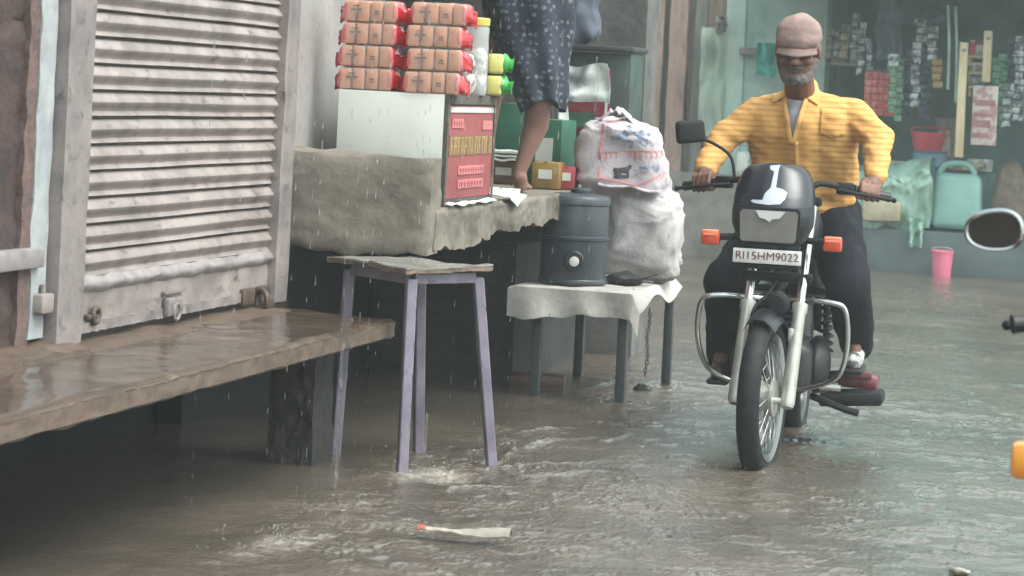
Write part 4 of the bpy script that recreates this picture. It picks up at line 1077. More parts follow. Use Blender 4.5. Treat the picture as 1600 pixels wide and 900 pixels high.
    mb = MB(); mb.tube(smooth_path([(0, .36, .92), (0, .34, .70), (0, .38, .40), (0, .45, .24), (0, .85, .24), (0, .95, .5), (0, 1.0, .72)], 6), .018, 10); mb.tube([(0, .36, .88), (0, .8, .74), (0, 1.4, .76)], .018, 10); B(mb, 'frame', m_bikemat)
    mb = MB(); mb.ell((0, .58, .86), (.135, .26, .125), Matrix.Rotation(-.12, 3, 'X'), 28, 18, .8); B(mb, 'fuel_tank', m_bikeblk)
    mb = MB(); mb.tube([(0, .78, .80), (0, .86, .795), (0, 1.10, .80), (0, 1.40, .84), (0, 1.46, .845)], [.07, .10, .125, .11, .06], 18, flat=.42); B(mb, 'seat', m_seat)
    for s in (-1, 1):
        mb = MB(); mb.tube([(s*.10, .82, .62), (s*.12, .90, .62), (s*.115, 1.10, .64), (s*.06, 1.35, .70)], [.05, .10, .09, .03], 14, flat=.3); B(mb, 'side_panel', m_bikeblk)
        mb = MB(); mb.cyl((s*.12, 1.22, .31), (s*.12, 1.08, .68), .012); 
        pp = [Vector((s*.12, 1.22, .31)).lerp(Vector((s*.12, 1.08, .68)), .12+.75*i/60) for i in range(61)]
        mb.tube([p+Vector((.026*math.cos(i*.9), .026*math.sin(i*.9), 0)) for i, p in enumerate(pp)], .006, 6); B(mb, 'shock_absorber', m_bikemat)
        mb = MB(); mb.box((s*.085, 1.02, .29), (.025, .5, .04), bev=.006); B(mb, 'swing_arm', m_bikemat)
        mb = MB(); mb.tube([(s*.10, .76, .255), (s*.24, .76, .305)], .014, 10); mb.tube([(s*.15, .76, .295), (s*.295, .765, .318)], .022, 12); B(mb, 'footrest', m_black)
    mb = MB(); mb.box((.285, .80, .290), (.15, .16, .05), Matrix.Rotation(.05, 3, 'Y'), bev=.012); mb.box((.285, .70, .32), (.11, .03, .03), bev=.006); B(mb, 'foot_guard', m_maroonp)
    mb = MB(); mb.box((.27, .68, .235), (.24, .18, .05), Matrix.Rotation(-.08, 3, 'Y'), bev=.014); mb.tube([(.12, .60, .24), (.26, .56, .20), (.30, .58, .19)], .014, 8); B(mb, 'side_stand', m_bikemat)
    mb = MB(); mb.tube([(.13, .62, .30), (.17, .50, .27), (.20, .46, .29)], .009, 8); mb.cyl((.17, .46, .29), (.24, .46, .29), .012); B(mb, 'gear_lever', m_alu)
    mb = MB()
    mb.solid_grid(lambda a, b: Vector(((2*a-1)*.075, 1.24-(.335-.05*abs(2*a-1)**2.4)*math.cos(math.radians(150*b+15))*-1*-1, AX+.03+(.335-.05*abs(2*a-1)**2.4)*math.sin(math.radians(150*b+15)))), 10, 30, (0, 0, .004)); B(mb, 'rear_mudguard', m_bikeblk)
    mb = MB(); mb.box((0, 1.53, .70), (.15, .07, .10), bev=.015); mb.tube([(0, 1.40, .76), (0, 1.52, .75)], .05, 10); tl = B(mb, 'tail_lamp', m_maroonp)
    mb = MB(); mb.box((0, 1.60, .58), (.20, .006, .17), bev=.0028); B(mb, 'rear_plate', m_platew)
    mb = MB(); mb.tube(smooth_path([(-.11, 1.0, .80), (-.12, 1.35, .86), (-.11, 1.55, .88), (.11, 1.55, .88), (.12, 1.35, .86), (.11, 1.0, .80)], 6), .011, 10); B(mb, 'grab_rail', m_chrome)
    for s in (-1, 1):
        mb = MB(); mb.box((s*.205, 1.46, .815 if parked else .70), (.062, .055, .056), bev=.010); ts = B(mb, 'turn_signal', m_amber if parked else m_orange)
        mb = MB(); mb.tube([(s*.06, 1.44, .73), (s*.18, 1.46, .815 if parked else .70)], .011, 8); B(mb, 'stalk', m_bikemat, ts)

BA = math.atan2(.062, 1.23)
a0 = on_z(1187, 735, -.02)
bx, by = -1.400, 9.06
bike = thing('motorcycle', 'black motorcycle with chrome crash guard and white hand sticker ridden toward the camera', 'motorcycle', (bx, by, -.05), BA)
motorcycle(bike)
pk = thing('motorcycle', 'parked motorcycle with chrome oval mirror mostly outside the right frame edge', 'motorcycle', (.130, 5.46, -.05), PI-.085)
motorcycle(pk, True)
BM = ROOT[bike.name]; BI = BM.inverted()
def bl(u, v, y):
    """point of the rider's own frame seen at a photo position, y metres behind the front axle"""
    o = BI @ EYEP; d = BI.to_3x3() @ ray(u, v); return o + d*((y-o.y)/d.y)

# ------------------------------------------------------------------ rider
m_skin = mat('brown_skin', L(128,88,74), L(104,70,59), sc=9, rough=.5, bump=.0008, bsc=120)
m_shirt = mat('yellow_shirt', L(218,168,96), L(202,150,84), sc=5, rough=.8, wave=(L(192,138,80), 15.0, 'Z', .62, .86), bump=.0015, bsc=40)
m_collar = mat('yellow_collar', L(220,170,100), L(202,152,86), sc=7, rough=.8)
m_trouser = mat('navy_trousers', L(30,32,41), L(22,24,31), sc=8, rough=.85, spec=.15, bump=.002, bsc=40)
m_under = mat('grey_vest', L(176,178,186), L(158,160,170), sc=8, rough=.85)
m_cap = mat('dusty_pink_cap', L(150,126,120), L(124,102,97), sc=7, rough=.85, bump=.003, bsc=45)
m_beard = mat('grey_beard', L(116,107,104), L(74,67,65), sc=60, rough=.9, bump=.004, bsc=140)
m_hair = mat('dark_grey_hair', L(70,62,60), L(48,44,44), sc=50, rough=.8, bump=.003, bsc=120)
m_eye = mat('dark_eye', L(36,28,26), rough=.2)
m_shoew = mat('pale_trainer', L(196,194,190), L(96,96,98), sc=18, rough=.5, lo=.46, hi=.56)
m_shoeb = mat('wet_brown_shoe', L(84,66,56), L(60,50,46), sc=12, rough=.35)

rider = thing('person', 'rider in yellow striped shirt and dusty pink cap looking down while riding the black motorcycle', 'person', (bx, by, -.05), BA)
HD = bl(1247, 77, .62)
SHL, SHR = bl(1180, 176, .80), bl(1331, 178, .80)
ELL, ELR = bl(1126, 222, .70), bl(1374, 218, .70)
hz = 1.030
GL, GR = Vector((-.315, .472, hz-.010)), Vector((.315, .472, hz-.010))
WL, WR = GL+Vector((-.004, .075, .050)), GR+Vector((.012, .075, .055))
NECK = bl(1250, 150, .78); CH = bl(1252, 195, .80); WA = bl(1258, 290, .88); HP = bl(1262, 330, .93)
KL, KR = Vector((-.205, .50, .66)), Vector((.25, .53, .66))
AL, AR = Vector((-.235, .74, .385)), Vector((.265, .80, .455))
HJL, HJR = HP+Vector((-.09, .0, -.02)), HP+Vector((.09, .0, -.02))
tilt = Matrix.Rotation(.20, 3, 'X')              # head bowed toward the road
def hd(x, y, z): return HD + tilt @ Vector((x, y, z))
body = MB()
body.ell(hd(0, .014, .035), (.077, .098, .092), tilt); body.ell(hd(0, -.010, -.05), (.062, .080, .082), tilt); body.ell(hd(0, -.048, -.100), (.034, .034, .030), tilt)
body.cap(hd(0, -.088, .012), hd(0, -.110, -.030), .012, .017); body.ell(hd(.015, -.098, -.033), (.010, .012, .009), tilt); body.ell(hd(-.015, -.098, -.033), (.010, .012, .009), tilt)
for s in (-1, 1):
    body.ell(hd(s*.034, -.072, .026), (.026, .018, .011), tilt); body.ell(hd(s*.040, -.062, -.030), (.026, .026, .022), tilt)
    body.ell(hd(s*.078, .012, -.008), (.012, .022, .034), tilt)
body.ell(hd(0, -.080, -.068), (.024, .014, .007), tilt); body.ell(hd(0, -.078, -.079), (.020, .014, .007), tilt)
body.cap(hd(0, .03, -.08), NECK+Vector((0, .03, -.02)), .056, .062)
body.chain([NECK+Vector((0, .02, -.04)), CH, WA, HP], [.07, .105, .105, .115])
for S, E, W_ in ((SHL, ELL, WL), (SHR, ELR, WR)):
    body.chain([CH+Vector((0, 0, .04)), S], [.07, .055]); body.chain([S, E, W_], [.05, .040, .028])
for J, K, A in ((HJL, KL, AL), (HJR, KR, AR)):
    body.chain([J, K, A], [.075, .055, .038]); body.cap(A, A+Vector((0, -.10, -.04)), .036, .028)
for G, W_, s in ((GL, WL, -1), (GR, WR, 1)):
    ax = Vector((s*.13, .066, -.022)).normalized()       # along the grip, outward
    def hp(a, y, z, G=G, ax=ax): return G + ax*a + Vector((0, y, z))
    body.chain([W_, hp(.0, .040, .036)], [.028, .026])
    body.cap(hp(-.028, .030, .032), hp(.028, .030, .030), .018, .016); body.cap(hp(-.026, .045, .038), hp(.024, .045, .036), .018, .015)
    for i, (a, l) in enumerate(((-.034, 1.0), (-.0115, 1.08), (.011, 1.02), (.033, .86))):
        body.chain([hp(a, .022, .036), hp(a, -.018*l, .030), hp(a, -.031*l, .002), hp(a, -.014, -.024*l)], [.0105, .0100, .0095, .0082])
    body.chain([hp(-.035, .038, .022), hp(-.054, .012, -.012), hp(-.050, -.014, -.024)], [.013, .011, .009])
body = blob(body, .0052, 3)
body.build('body', m_skin, rider, world=False, ang=180)
for s in (-1, 1):
    mb = MB(); mb.ell(hd(s*.033, -.083, .004), (.013, .008, .008), tilt); mb.build('eye', m_eye, rider, world=False)
mb = MB()
mb.ell(hd(0, -.052, -.100), (.046, .046, .040), tilt); mb.ell(hd(0, -.086, -.058), (.034, .014, .010), tilt)
for s in (-1, 1): mb.cap(hd(s*.066, -.006, -.045), hd(s*.034, -.055, -.105), .018, .022)
mb = blob(mb, .006, 2); mb.rough_up(.004, 60); mb.build('beard', m_beard, rider, world=False, ang=180)
mb = MB(); mb.ell(hd(0, .035, .004), (.083, .088, .062), tilt); mb = blob(mb, .008, 1); mb.rough_up(.004, 50); mb.build('hair', m_hair, rider, world=False, ang=180)
# cap: soft crown, front panel and short peak
mb = MB(); mb.ell(hd(0, .014, .052), (.088, .110, .084), tilt, 32, 20); mb.ell(hd(0, -.044, .040), (.082, .062, .048), tilt)
mb = blob(mb, .007, 3)
mb.swell(lambda p, n: .004*noise.noise(p*24)+.003*noise.noise(Vector((p.x*12, p.y*12, p.z*50))))
zc = .018
cv = MB(); keep = {}
cp = mb.build('cap', m_cap, rider, world=False, ang=180)
mb = MB()
def peak(a, b):
    th = (2*a-1)*1.15; r0 = .082; r = r0+.036*b*math.cos(th*1.1)
    return hd(math.sin(th)*r*.92, .004-math.cos(th)*r-.012, .030-.040*b*(1-.3*abs(2*a-1))-.012*abs(2*a-1)**2)
mb.solid_grid(peak, 28, 8, (0, 0, .006)); mb.build('cap_peak', m_cap, cp, world=False, ang=180)
# vest under the open collar
mb = MB(); mb.chain([NECK+Vector((0, -.004, -.035)), CH+Vector((0, -.010, 0)), WA], [.066, .104, .09]); mb = blob(mb, .012, 4); mb.build('vest', m_under, rider, world=False, ang=180)
# shirt
sh = MB()
sh.cap(NECK+Vector((0, .03, .025)), NECK+Vector((0, .03, -.06)), .066, .10)
for S in (SHL, SHR): sh.cap(NECK+Vector((0, .02, -.045)), S, .074, .060); sh.cap(CH+Vector(((S-CH).x*.5, 0, .01)), S, .10, .064); sh.cap(CH+Vector(((S-CH).x*.62, 0, -.01)), WA+Vector(((S-CH).x*.50, 0, 0)), .105, .112)
sh.chain([CH, WA, HP+Vector((.02, -.02, .01))], [.13, .128, .138])
for S, E, W_ in ((SHL, ELL, WL), (SHR, ELR, WR)):
    sh.chain([S, S.lerp(E, .5), E, E.lerp(W_, .5), W_+Vector((0, .008, .006))], [.064, .061, .057, .052, .043])
sh = blob(sh, .0085, 5)
def fold(p, n):
    d = min((p-ELL).length, (p-ELR).length); k = math.exp(-(d/.13)**2)
    q = Vector((p.x*7, p.y*7, p.z*20))
    w0 = .007*noise.noise(Vector((p.x*9+p.z*6, p.y*7, p.z*11)))
    w1 = (.010*k+.003)*noise.noise(Vector((p.x*9, p.y*9, p.z*34+p.x*16)))
    k2 = math.exp(-((p.z-HP.z)/.10)**2); w2 = .012*k2*noise.noise(Vector((p.x*6, p.y*6, p.z*32)))
    return w0+w1+w2
sh.swell(fold); sh.swell(lambda p, n: .003*noise.noise(p*38))
nx0 = NECK.x; zt = NECK.z+.05; vz = bl(1243, 222, .66).z
def in_v(p):
    if p.y > NECK.y+.005: return False
    k = (p.z-vz)/(zt-vz)
    return k > 0 and abs(p.x-nx0+.012) < .052*min(1, k)
s2 = MB(); s2.v = sh.v; s2.f = [f for f in sh.f if not in_v(sum((Vector(sh.v[i]) for i in f), Vector())/len(f))]
# give the cloth a thickness so that the open neck shows a real edge
nn = s2.normals(); n0 = len(s2.v)
sho = s2.build('shirt', m_shirt, rider, world=False, ang=180, fix=False)
sm_ = sho.modifiers.new('cloth', 'SOLIDIFY'); sm_.thickness = .004; sm_.offset = -1
surf = MB(); surf.v, surf.f = sh.v, sh.f
for s in (-1, 1):
    e0 = Vector((nx0-.010+s*.066, NECK.y-.3, zt-.005)); e1 = Vector((nx0-.010+s*.030, NECK.y-.3, vz+.07))
    poly = [(nx0-.012+s*.050, zt+.012), (nx0-.012+s*.098, zt-.040), (nx0-.012+s*.088, zt-.082), (nx0-.012+s*.040, zt-.055)]
    g = subdiv(poly_mb(poly, 2), .014); g.v = [(x, NECK.y-.35, z) for x, z, _ in g.v]
    st_ = stick_on(g, surf, (0, 1, 0), .009); 
    if st_.f: 
        c_ = st_.build('collar', m_collar, sho, world=False, fix=False); k = c_.modifiers.new('c', 'SOLIDIFY'); k.thickness = .004; k.offset = 0
    poly = [(nx0-.012+s*.058, zt-.02), (nx0-.012+s*.044, zt-.02), (nx0-.012-s*.004, vz-.005), (nx0-.012+s*.012, vz-.012)]
    g = subdiv(poly_mb(poly, 2), .014); g.v = [(x, NECK.y-.35, z) for x, z, _ in g.v]; st_ = stick_on(g, surf, (0, 1, 0), .005)
    if st_.f: c_ = st_.build('collar_band', m_collar, sho, world=False, fix=False); k = c_.modifiers.new('c', 'SOLIDIFY'); k.thickness = .003; k.offset = 0
g = poly_mb([(nx0-.004, vz), (nx0+.010, vz), (nx0+.020, WA.z-.02), (nx0+.006, WA.z-.02)], 3); g = subdiv(g, .014); g.v = [(x, .2, z) for x, z, _ in g.v]; st_ = stick_on(g, surf, (0, 1, 0), .003)
c_ = st_.build('button_placket', m_collar, sho, world=False, fix=False); k = c_.modifiers.new('c', 'SOLIDIFY'); k.thickness = .003; k.offset = 0
p = bl(1300, 190, .7)
g = subdiv(poly_mb([(p.x-.045, p.z+.05), (p.x+.05, p.z+.045), (p.x+.048, p.z-.05), (p.x+.0, p.z-.065), (p.x-.045, p.z-.05)], 2), .014); g.v = [(x, .2, z) for x, z, _ in g.v]; st_ = stick_on(g, surf, (0, 1, 0), .003)
c_ = st_.build('chest_pocket', m_shirt, sho, world=False, fix=False); k = c_.modifiers.new('c', 'SOLIDIFY'); k.thickness = .003; k.offset = 0
# trousers
tr = MB()
tr.cap(HJL, HJR, .125, .125); tr.cap(HP+Vector((0, .02, -.02)), HP+Vector((0, .02, .02)), .125)
for J, K, A, s in ((HJL, KL, AL, -1), (HJR, KR, AR, 1)):
    tr.chain([J, J.lerp(K, .5), K, K.lerp(A, .5), A+Vector((0, .0, -.02))], [.118, .102, .088, .080, .070])
tr = blob(tr, .010, 5); tr.swell(lambda p, n: .010*noise.noise(Vector((p.x*7, p.y*7, p.z*13)))+.004*noise.noise(p*24))
tr.build('trousers', m_trouser, rider, world=False, ang=180)
for A, m in ((AL, m_shoeb), (AR, m_shoew)):
    f = MB(); f.cap(A+Vector((0, .02, -.05)), A+Vector((.005, -.15, -.085)), .044, .034); f.cap(A+Vector((0, .01, .0)), A+Vector((0, .01, -.06)), .046, .044); f = blob(f, .007, 3)
    zf = A.z-.105; f.warp(lambda p: Vector((p.x, p.y, max(p.z, zf))))
    so_ = f.build('shoe', m, rider, world=False, ang=60)
    mb = MB(); mb.box(A+Vector((.002, -.07, -.115)), (.082, .25, .020), bev=.009); mb.build('sole', m_black, so_, world=False)

# ------------------------------------------------------------------ person standing on the ledge, seen from hip to foot
m_wrap = bpy.data.materials.new('navy_patterned_cloth'); m_wrap.use_nodes = True; nt = m_wrap.node_tree; p = nt.nodes['Principled BSDF']
p.inputs['Roughness'].default_value = .85
tc = nt.nodes.new('ShaderNodeTexCoord').outputs['Object']
vo = nt.nodes.new('ShaderNodeTexVoronoi'); vo.inputs['Scale'].default_value = 34; nt.links.new(tc, vo.inputs['Vector'])
vo.inputs['Randomness'].default_value = .55
dots = ramp(nt, vo.outputs['Distance'], [(.24, BW[1]), (.40, BW[0])])
n2 = tex(nt, 90, 3, .6); mk = nt.nodes.new('ShaderNodeMath'); mk.operation = 'MULTIPLY'; nt.links.new(dots, mk.inputs[0]); nt.links.new(ramp(nt, n2, [(.42, BW[0]), (.56, BW[1])]), mk.inputs[1])
basec = mixc(nt, ramp(nt, tex(nt, 7, 5), [(.4, BW[0]), (.65, BW[1])]), L(48,54,70), L(36,41,54))
nt.links.new(mixc(nt, mk.outputs[0], basec, L(122,126,136)), p.inputs['Base Color'])
m_skin2 = mat('bare_leg_skin', L(146,108,96), L(124,90,80), sc=7, rough=.5)
m_shirt2 = mat('grey_shirt', L(104,108,116), L(86,90,98), sc=8, rough=.85)
FT = on_z(812, 296, .875)
pr = thing('person', 'bare legged person in navy patterned wrap standing on the concrete ledge, head out of frame', 'person', (FT.x, FT.y, .862))
YP = FT.y
def pp(u, v, dy=0.0): return on_y(u, v, YP+dy)
knee = pp(842, 158); ank = pp(812, 268); calf = pp(838, 195, .03); hip = pp(838, 12, .02)
bd = MB()
bd.chain([hip, pp(846, 90), knee], [.085, .075, .056]); bd.chain([knee, calf, pp(822, 240, .01), ank], [.056, .054, .036, .029])
bd.cap(ank+Vector((0, .0, -.02)), ank+Vector((.0, .03, -.055)), .033, .030)
toe = Vector((-.03, .17, 0))
bd.cap(Vector((ank.x, ank.y+.02, .890)), Vector((ank.x, ank.y+.02, .890))+toe*.75, .028, .026)
for i in range(5):
    b0 = Vector((ank.x-.035+.014*i, ank.y+.13-.006*i, .880)); bd.cap(b0, b0+toe*(.34-.03*i), .0105 if i else .013, .009)
hip2 = hip+Vector((-.16, .05, .0)); knee2 = hip2+Vector((-.10, .22, -.40)); ank2 = knee2+Vector((-.05, .10, -.36))
bd.chain([hip2, knee2, ank2], [.085, .056, .032]); bd.cap(Vector((ank2.x, ank2.y, .892)), Vector((ank2.x-.05, ank2.y+.19, .885)), .03, .024)
pel = (hip+hip2)/2; bd.cap(hip, hip2, .09)
chest = pel+Vector((-.16, .10, .40)); nk = chest+Vector((-.07, .05, .20)); hdp = nk+Vector((-.05, .03, .14))
bd.chain([pel, chest, nk, hdp], [.12, .13, .055, .06]); bd.ell(hdp, (.075, .085, .105)); bd.cap(hdp+Vector((-.06, .05, -.01)), hdp+Vector((-.08, .065, -.03)), .012)
for s in (-1, 1):
    shd = chest+Vector((s*.10, s*.15, .12)); elb = shd+Vector((-.12, .08, -.26)); wr = elb+Vector((-.20, .12, .02))
    bd.chain([chest+Vector((0, 0, .1)), shd, elb, wr], [.08, .055, .04, .027])
    for i in range(4): q0 = wr+Vector((-.03, .02, -.024+.016*i)); bd.chain([wr, q0, q0+Vector((-.06, .035, -.01))], [.022, .012, .008])
    bd.chain([wr, wr+Vector((-.02, .03, .035)), wr+Vector((-.05, .04, .045))], [.02, .011, .009])
bd = blob(bd, .008, 3); bd.build('body', m_skin2, pr, ang=180)
# the wrap: wide folded cloth from the waist to just below the knee
secs = [(166, 846, 32, .085), (150, 843, 38, .09), (120, 838, 45, .105), (90, 832, 53, .12), (55, 828, 61, .13), (20, 826, 67, .15), (-40, 815, 74, .17), (-110, 800, 72, .17)]
def wrap(a, b):
    k = b*(len(secs)-1); i = min(int(k), len(secs)-2); f = k-i
    s_ = [secs[i][j]+(secs[i+1][j]-secs[i][j])*f for j in range(4)]
    th = 2*PI*a; fo = 1+.10*math.sin(th*7+b*4)*(1-b*.6)+.08*noise.noise(Vector((math.cos(th)*2, math.sin(th)*2, b*4)))
    hem = 10*math.sin(th*2+.6)*(1 if b < .02 else max(0, 1-b*5))
    c_ = pp(s_[1]+math.cos(th)*s_[2]*fo, s_[0]+hem)
    return Vector((c_.x, YP+.02+math.sin(th)*s_[3]*1.25*fo + (.04*b), c_.z))
mb = MB(); mb.grid(wrap, 72, 60, cu=True); wo_ = mb.build('wrap_cloth', m_wrap, pr, ang=180, fix=True); k = wo_.modifiers.new('c', 'SOLIDIFY'); k.thickness = .005
secs2 = [(112, 782, 18, .06), (80, 783, 23, .075), (40, 788, 28, .09), (0, 796, 34, .10), (-80, 800, 40, .12)]
def wrap2(a, b):
    k = b*(len(secs2)-1); i = min(int(k), len(secs2)-2); f = k-i
    s_ = [secs2[i][j]+(secs2[i+1][j]-secs2[i][j])*f for j in range(4)]
    th = 2*PI*a; fo = 1+.14*math.sin(th*4+b*3)
    c_ = on_y(s_[1]+math.cos(th)*s_[2]*fo, s_[0]+6*math.sin(th*2), YP+.16)
    return Vector((c_.x, YP+.16+math.sin(th)*s_[3]*fo, c_.z))
mb = MB(); mb.grid(wrap2, 40, 36, cu=True); wo2 = mb.build('wrap_fold', m_wrap, wo_, ang=180); k = wo2.modifiers.new('c', 'SOLIDIFY'); k.thickness = .005
mb = MB(); mb.chain([pel+Vector((0, 0, .08)), chest, chest+Vector((-.03, .02, .12))], [.155, .16, .12])
for s in (-1, 1):
    shd = chest+Vector((s*.10, s*.15, .12)); mb.cap(chest+Vector((0, 0, .1)), shd, .10, .075); mb.cap(shd, shd+Vector((-.06, .04, -.13)), .07, .065)
mb = blob(mb, .014, 3); mb.rough_up(.01, 9); mb.build('shirt', m_shirt2, pr, ang=180)
mb = MB(); mb.ell(hdp+Vector((.02, -.01, .035)), (.085, .09, .085)); mb.rough_up(.008, 30); mb.build('hair', m_hair, pr)
# ------------------------------------------------------------------ far end of the lane
m_plank1 = mat('weathered_tan_wood', L(160,140,124), L(126,108,96), sc=5, rough=.8, bump=.004, bsc=14, stretch=(3, 3, .5), stain=(L(92,80,74),6,.58,.7,(3,3,.6)))
m_plank2 = mat('pinkish_wood', L(168,140,130), L(142,116,108), sc=5, rough=.8, bump=.004, bsc=14, stretch=(3, 3, .5), stain=(L(112,92,86),7,.58,.7,(3,3,.6)))
m_plank3 = mat('grey_wood', L(128,126,120), L(100,98,96), sc=5, rough=.8, bump=.004, bsc=14, stretch=(3, 3, .5))
m_mint = mat('mint_plaster', L(158,184,174), L(134,160,154), sc=2.5, rough=.8, stain=(L(112,132,130),5,.56,.72,(1,1,.5)), bump=.004, bsc=14)
m_palegreen = mat('pale_green_cloth', L(168,186,168), L(140,158,144), sc=5, rough=.85, bump=.006, bsc=16)
m_teal = mat('teal_cloth', L(70,164,152), L(54,136,128), sc=6, rough=.7)
m_step = mat('grey_step', L(140,134,126), L(116,110,104), sc=3, rough=.8, bump=.006, bsc=10, stain=(L(94,88,84),4,.56,.7))
m_facade = mat('mint_reflector_facade', L(160,222,206), L(138,202,186), sc=1.2, rough=.85, stain=(L(150,168,160),2.5,.55,.7))
m_inside = mat('dim_teal_interior', L(112,142,140), L(86,112,112), sc=2, rough=.85)
m_platform = mat('dark_wet_platform', L(96,110,110), L(76,90,90), sc=3, rough=.5)
m_tarp = mat('green_tarpaulin', L(96,156,138), L(78,130,116), sc=3, rough=.5, bump=.006, bsc=8)
m_tarp2 = mat('pale_green_plastic', L(160,194,176), L(128,164,150), sc=4, rough=.35, bump=.01, bsc=12, coat=.3)
m_curtain = mat('blue_grey_tarpaulin', L(88,104,116), L(72,88,100), sc=4, rough=.5, bump=.006, bsc=9)
m_cream_wood = mat('pale_wood_post', L(214,200,164), L(190,172,138), sc=6, rough=.7, stretch=(3, 3, .4))
m_shelf = mat('shelf_board', L(140,148,142), L(112,120,116), sc=6, rough=.7)
m_pack = [mat('silver_sachet', L(176,184,184), L(70,84,88), sc=14, rough=.25, lo=.44, hi=.54, coat=.4), mat('green_sachet', L(70,132,102), L(130,170,140), sc=14, rough=.3, lo=.44, hi=.56),
          mat('navy_sachet', L(52,66,88), L(38,48,66), sc=12, rough=.3), mat('cream_sachet', L(196,188,164), L(134,128,112), sc=16, rough=.35, lo=.44, hi=.56),
          mat('red_sachet', L(176,86,84), L(206,128,118), sc=16, rough=.35, lo=.46, hi=.6), mat('gold_sachet', L(164,136,84), L(120,98,64), sc=14, rough=.3)]
m_bucket = mat('pink_plastic', L(226,124,148), L(210,108,134), sc=5, rough=.35)
m_jerry = mat('mint_plastic', L(150,196,186), L(132,176,168), sc=4, rough=.35, stain=(L(170,206,198),6,.6,.75))
m_gunny = mat('brown_gunny', L(124,112,98), L(98,88,78), sc=9, rough=.9, bump=.008, bsc=40)
m_blueplastic = mat('blue_plastic', L(104,146,168), L(84,122,146), sc=5, rough=.35)
m_redbasket = mat('red_plastic', L(206,80,92), L(182,62,76), sc=5, rough=.4)
m_posterb = mat('printed_board', L(206,196,190), L(178,138,134), sc=9, rough=.5, lo=.48, hi=.56)
m_plate_w = mat('white_goods', L(210,212,204), L(150,154,150), sc=9, rough=.5, lo=.46, hi=.6)

BY = 21.1
t = thing('far_wall', 'weathered wooden boarded wall of tan, pinkish and grey planks behind the rider', 'wall', (-4.1, BY, 0))
def uX(u, y=BY, v=200): return on_y(u, v, y).x
cols = [(985, 1006, m_plank3, -.00), (1003, 1031, m_plank1, .05), (1032, 1041, m_plank3, -.05), (1041, 1068, m_plank2, .06), (1069, 1079, m_plank3, -.03), (1079, 1097, m_plank3, .03), (1097, 1132, m_plank1, -.01)]
for i, (u0, u1, m, dy) in enumerate(cols):
    a, b = uX(u0), uX(u1); mb = MB()
    mb.solid_grid(lambda p, q: Vector((a+(b-a)*p+.012*noise.noise(Vector((i, q*7, 0))), BY-dy+.012*noise.noise(Vector((p*4+i*9, q*14, 2))), .55+2.9*q)), 8, 60, (0, .10, 0)); mb.build('plank', m, t)
mb = MB(); mb.span((-8, BY+.12, -.1), (-3.6, BY+.3, 3.4)); mb.build('backing', m_plank3, t)
t = thing('green_wall', 'mint green plastered wall section left of the far shop', 'wall', (-3.2, 20.9, 0))
mb = MB(); a, b = uX(1131, 20.95), uX(1284, 20.95)
mb.solid_grid(lambda p, q: Vector((a+(b-a)*p, 20.95+.02*noise.noise(Vector((p*5, q*9, 0))), -.1+3.2*q)), 20, 60, (0, .3, 0)); mb.build('plaster', m_mint, t)
mb = MB(); mb.solid_grid(lambda p, q: Vector((a-.02+.16*p, 20.93+.01*noise.noise(Vector((p*5, q*19, 5))), -.1+3.2*q)), 6, 60, (0, .1, 0)); mb.build('pilaster', mat('pale_mint_edge', L(176,198,186), L(158,180,170), sc=4, rough=.8), t)
a, b = uX(1150, 20.9), uX(1204, 20.9); z0 = on_y(1180, 75, 20.9).z
mb = MB(); mb.span((a, 20.86, z0-.06), (b, 20.93, z0), bev=.005); mb.build('wall_shelf', m_plank3, t)
def hang(name, us, vs, y, m, label, cat, seed, thick=.012, wav=.05):
    mb = MB(); x0, x1 = uX(us[0], y), uX(us[1], y); z1, z0 = on_y(us[0], vs[0], y).z, on_y(us[0], vs[1], y).z
    def f(a, b): return Vector((x0+(x1-x0)*a+.03*noise.noise(Vector((seed, b*3, 0)))*(1-b), y+wav*math.sin(a*9+seed+b*2)*.5+wav*noise.noise(Vector((a*3, b*4, seed))), z0+(z1-z0)*b+.03*noise.noise(Vector((a*3, 0, seed)))*(1-b)))
    mb.solid_grid(f, 24, 40, (0, thick, 0)); o = mb.build(name, m); return tag(o, label, cat)
hang('hanging_cloth', (1090, 1128), (42, 212), 20.9, m_palegreen, 'pale green cloth hanging on the wooden plank wall left of the rider', 'cloth', 3)
hang('teal_cloth', (1176, 1206), (66, 118), 20.75, m_teal, 'bright teal cloth hanging on the mint wall beside the rider head', 'cloth', 5)
hang('dark_cap', (1110, 1128), (25, 50), 20.85, m_plank3, 'small dark cloth hooked above the pale green hanging cloth', 'cloth', 8)
mb = MB(); c0, c1 = uX(985, 20.6), uX(1190, 20.6); zt = on_y(1075, 272, 20.5).z
mb.solid_grid(lambda p, q: Vector((c0+(c1-c0)*p, 20.62+.02*noise.noise(Vector((p*9, q*5, 0))), -.1+(zt+.1)*q)), 40, 20, (0, .5, 0)); o = mb.build('concrete_step', m_step); tag(o, 'tall grey concrete step at the foot of the wooden plank wall', 'step')
p = on_y(1159, 270, 20.75); t = thing('white_canister', 'white plastic canister on the concrete step seen past the rider arm', 'canister', (p.x, 20.8, zt))
mb = MB(); mb.box((0, 0, .10), (.105, .09, .20), bev=.02); mb.build('canister_body', m_plate_w, t, world=False)
mb = MB(); mb.lathe([(0, .2), (.025, .2), (.025, .235), (0, .237)], n=16); mb.build('cap', m_jerry, t, world=False)

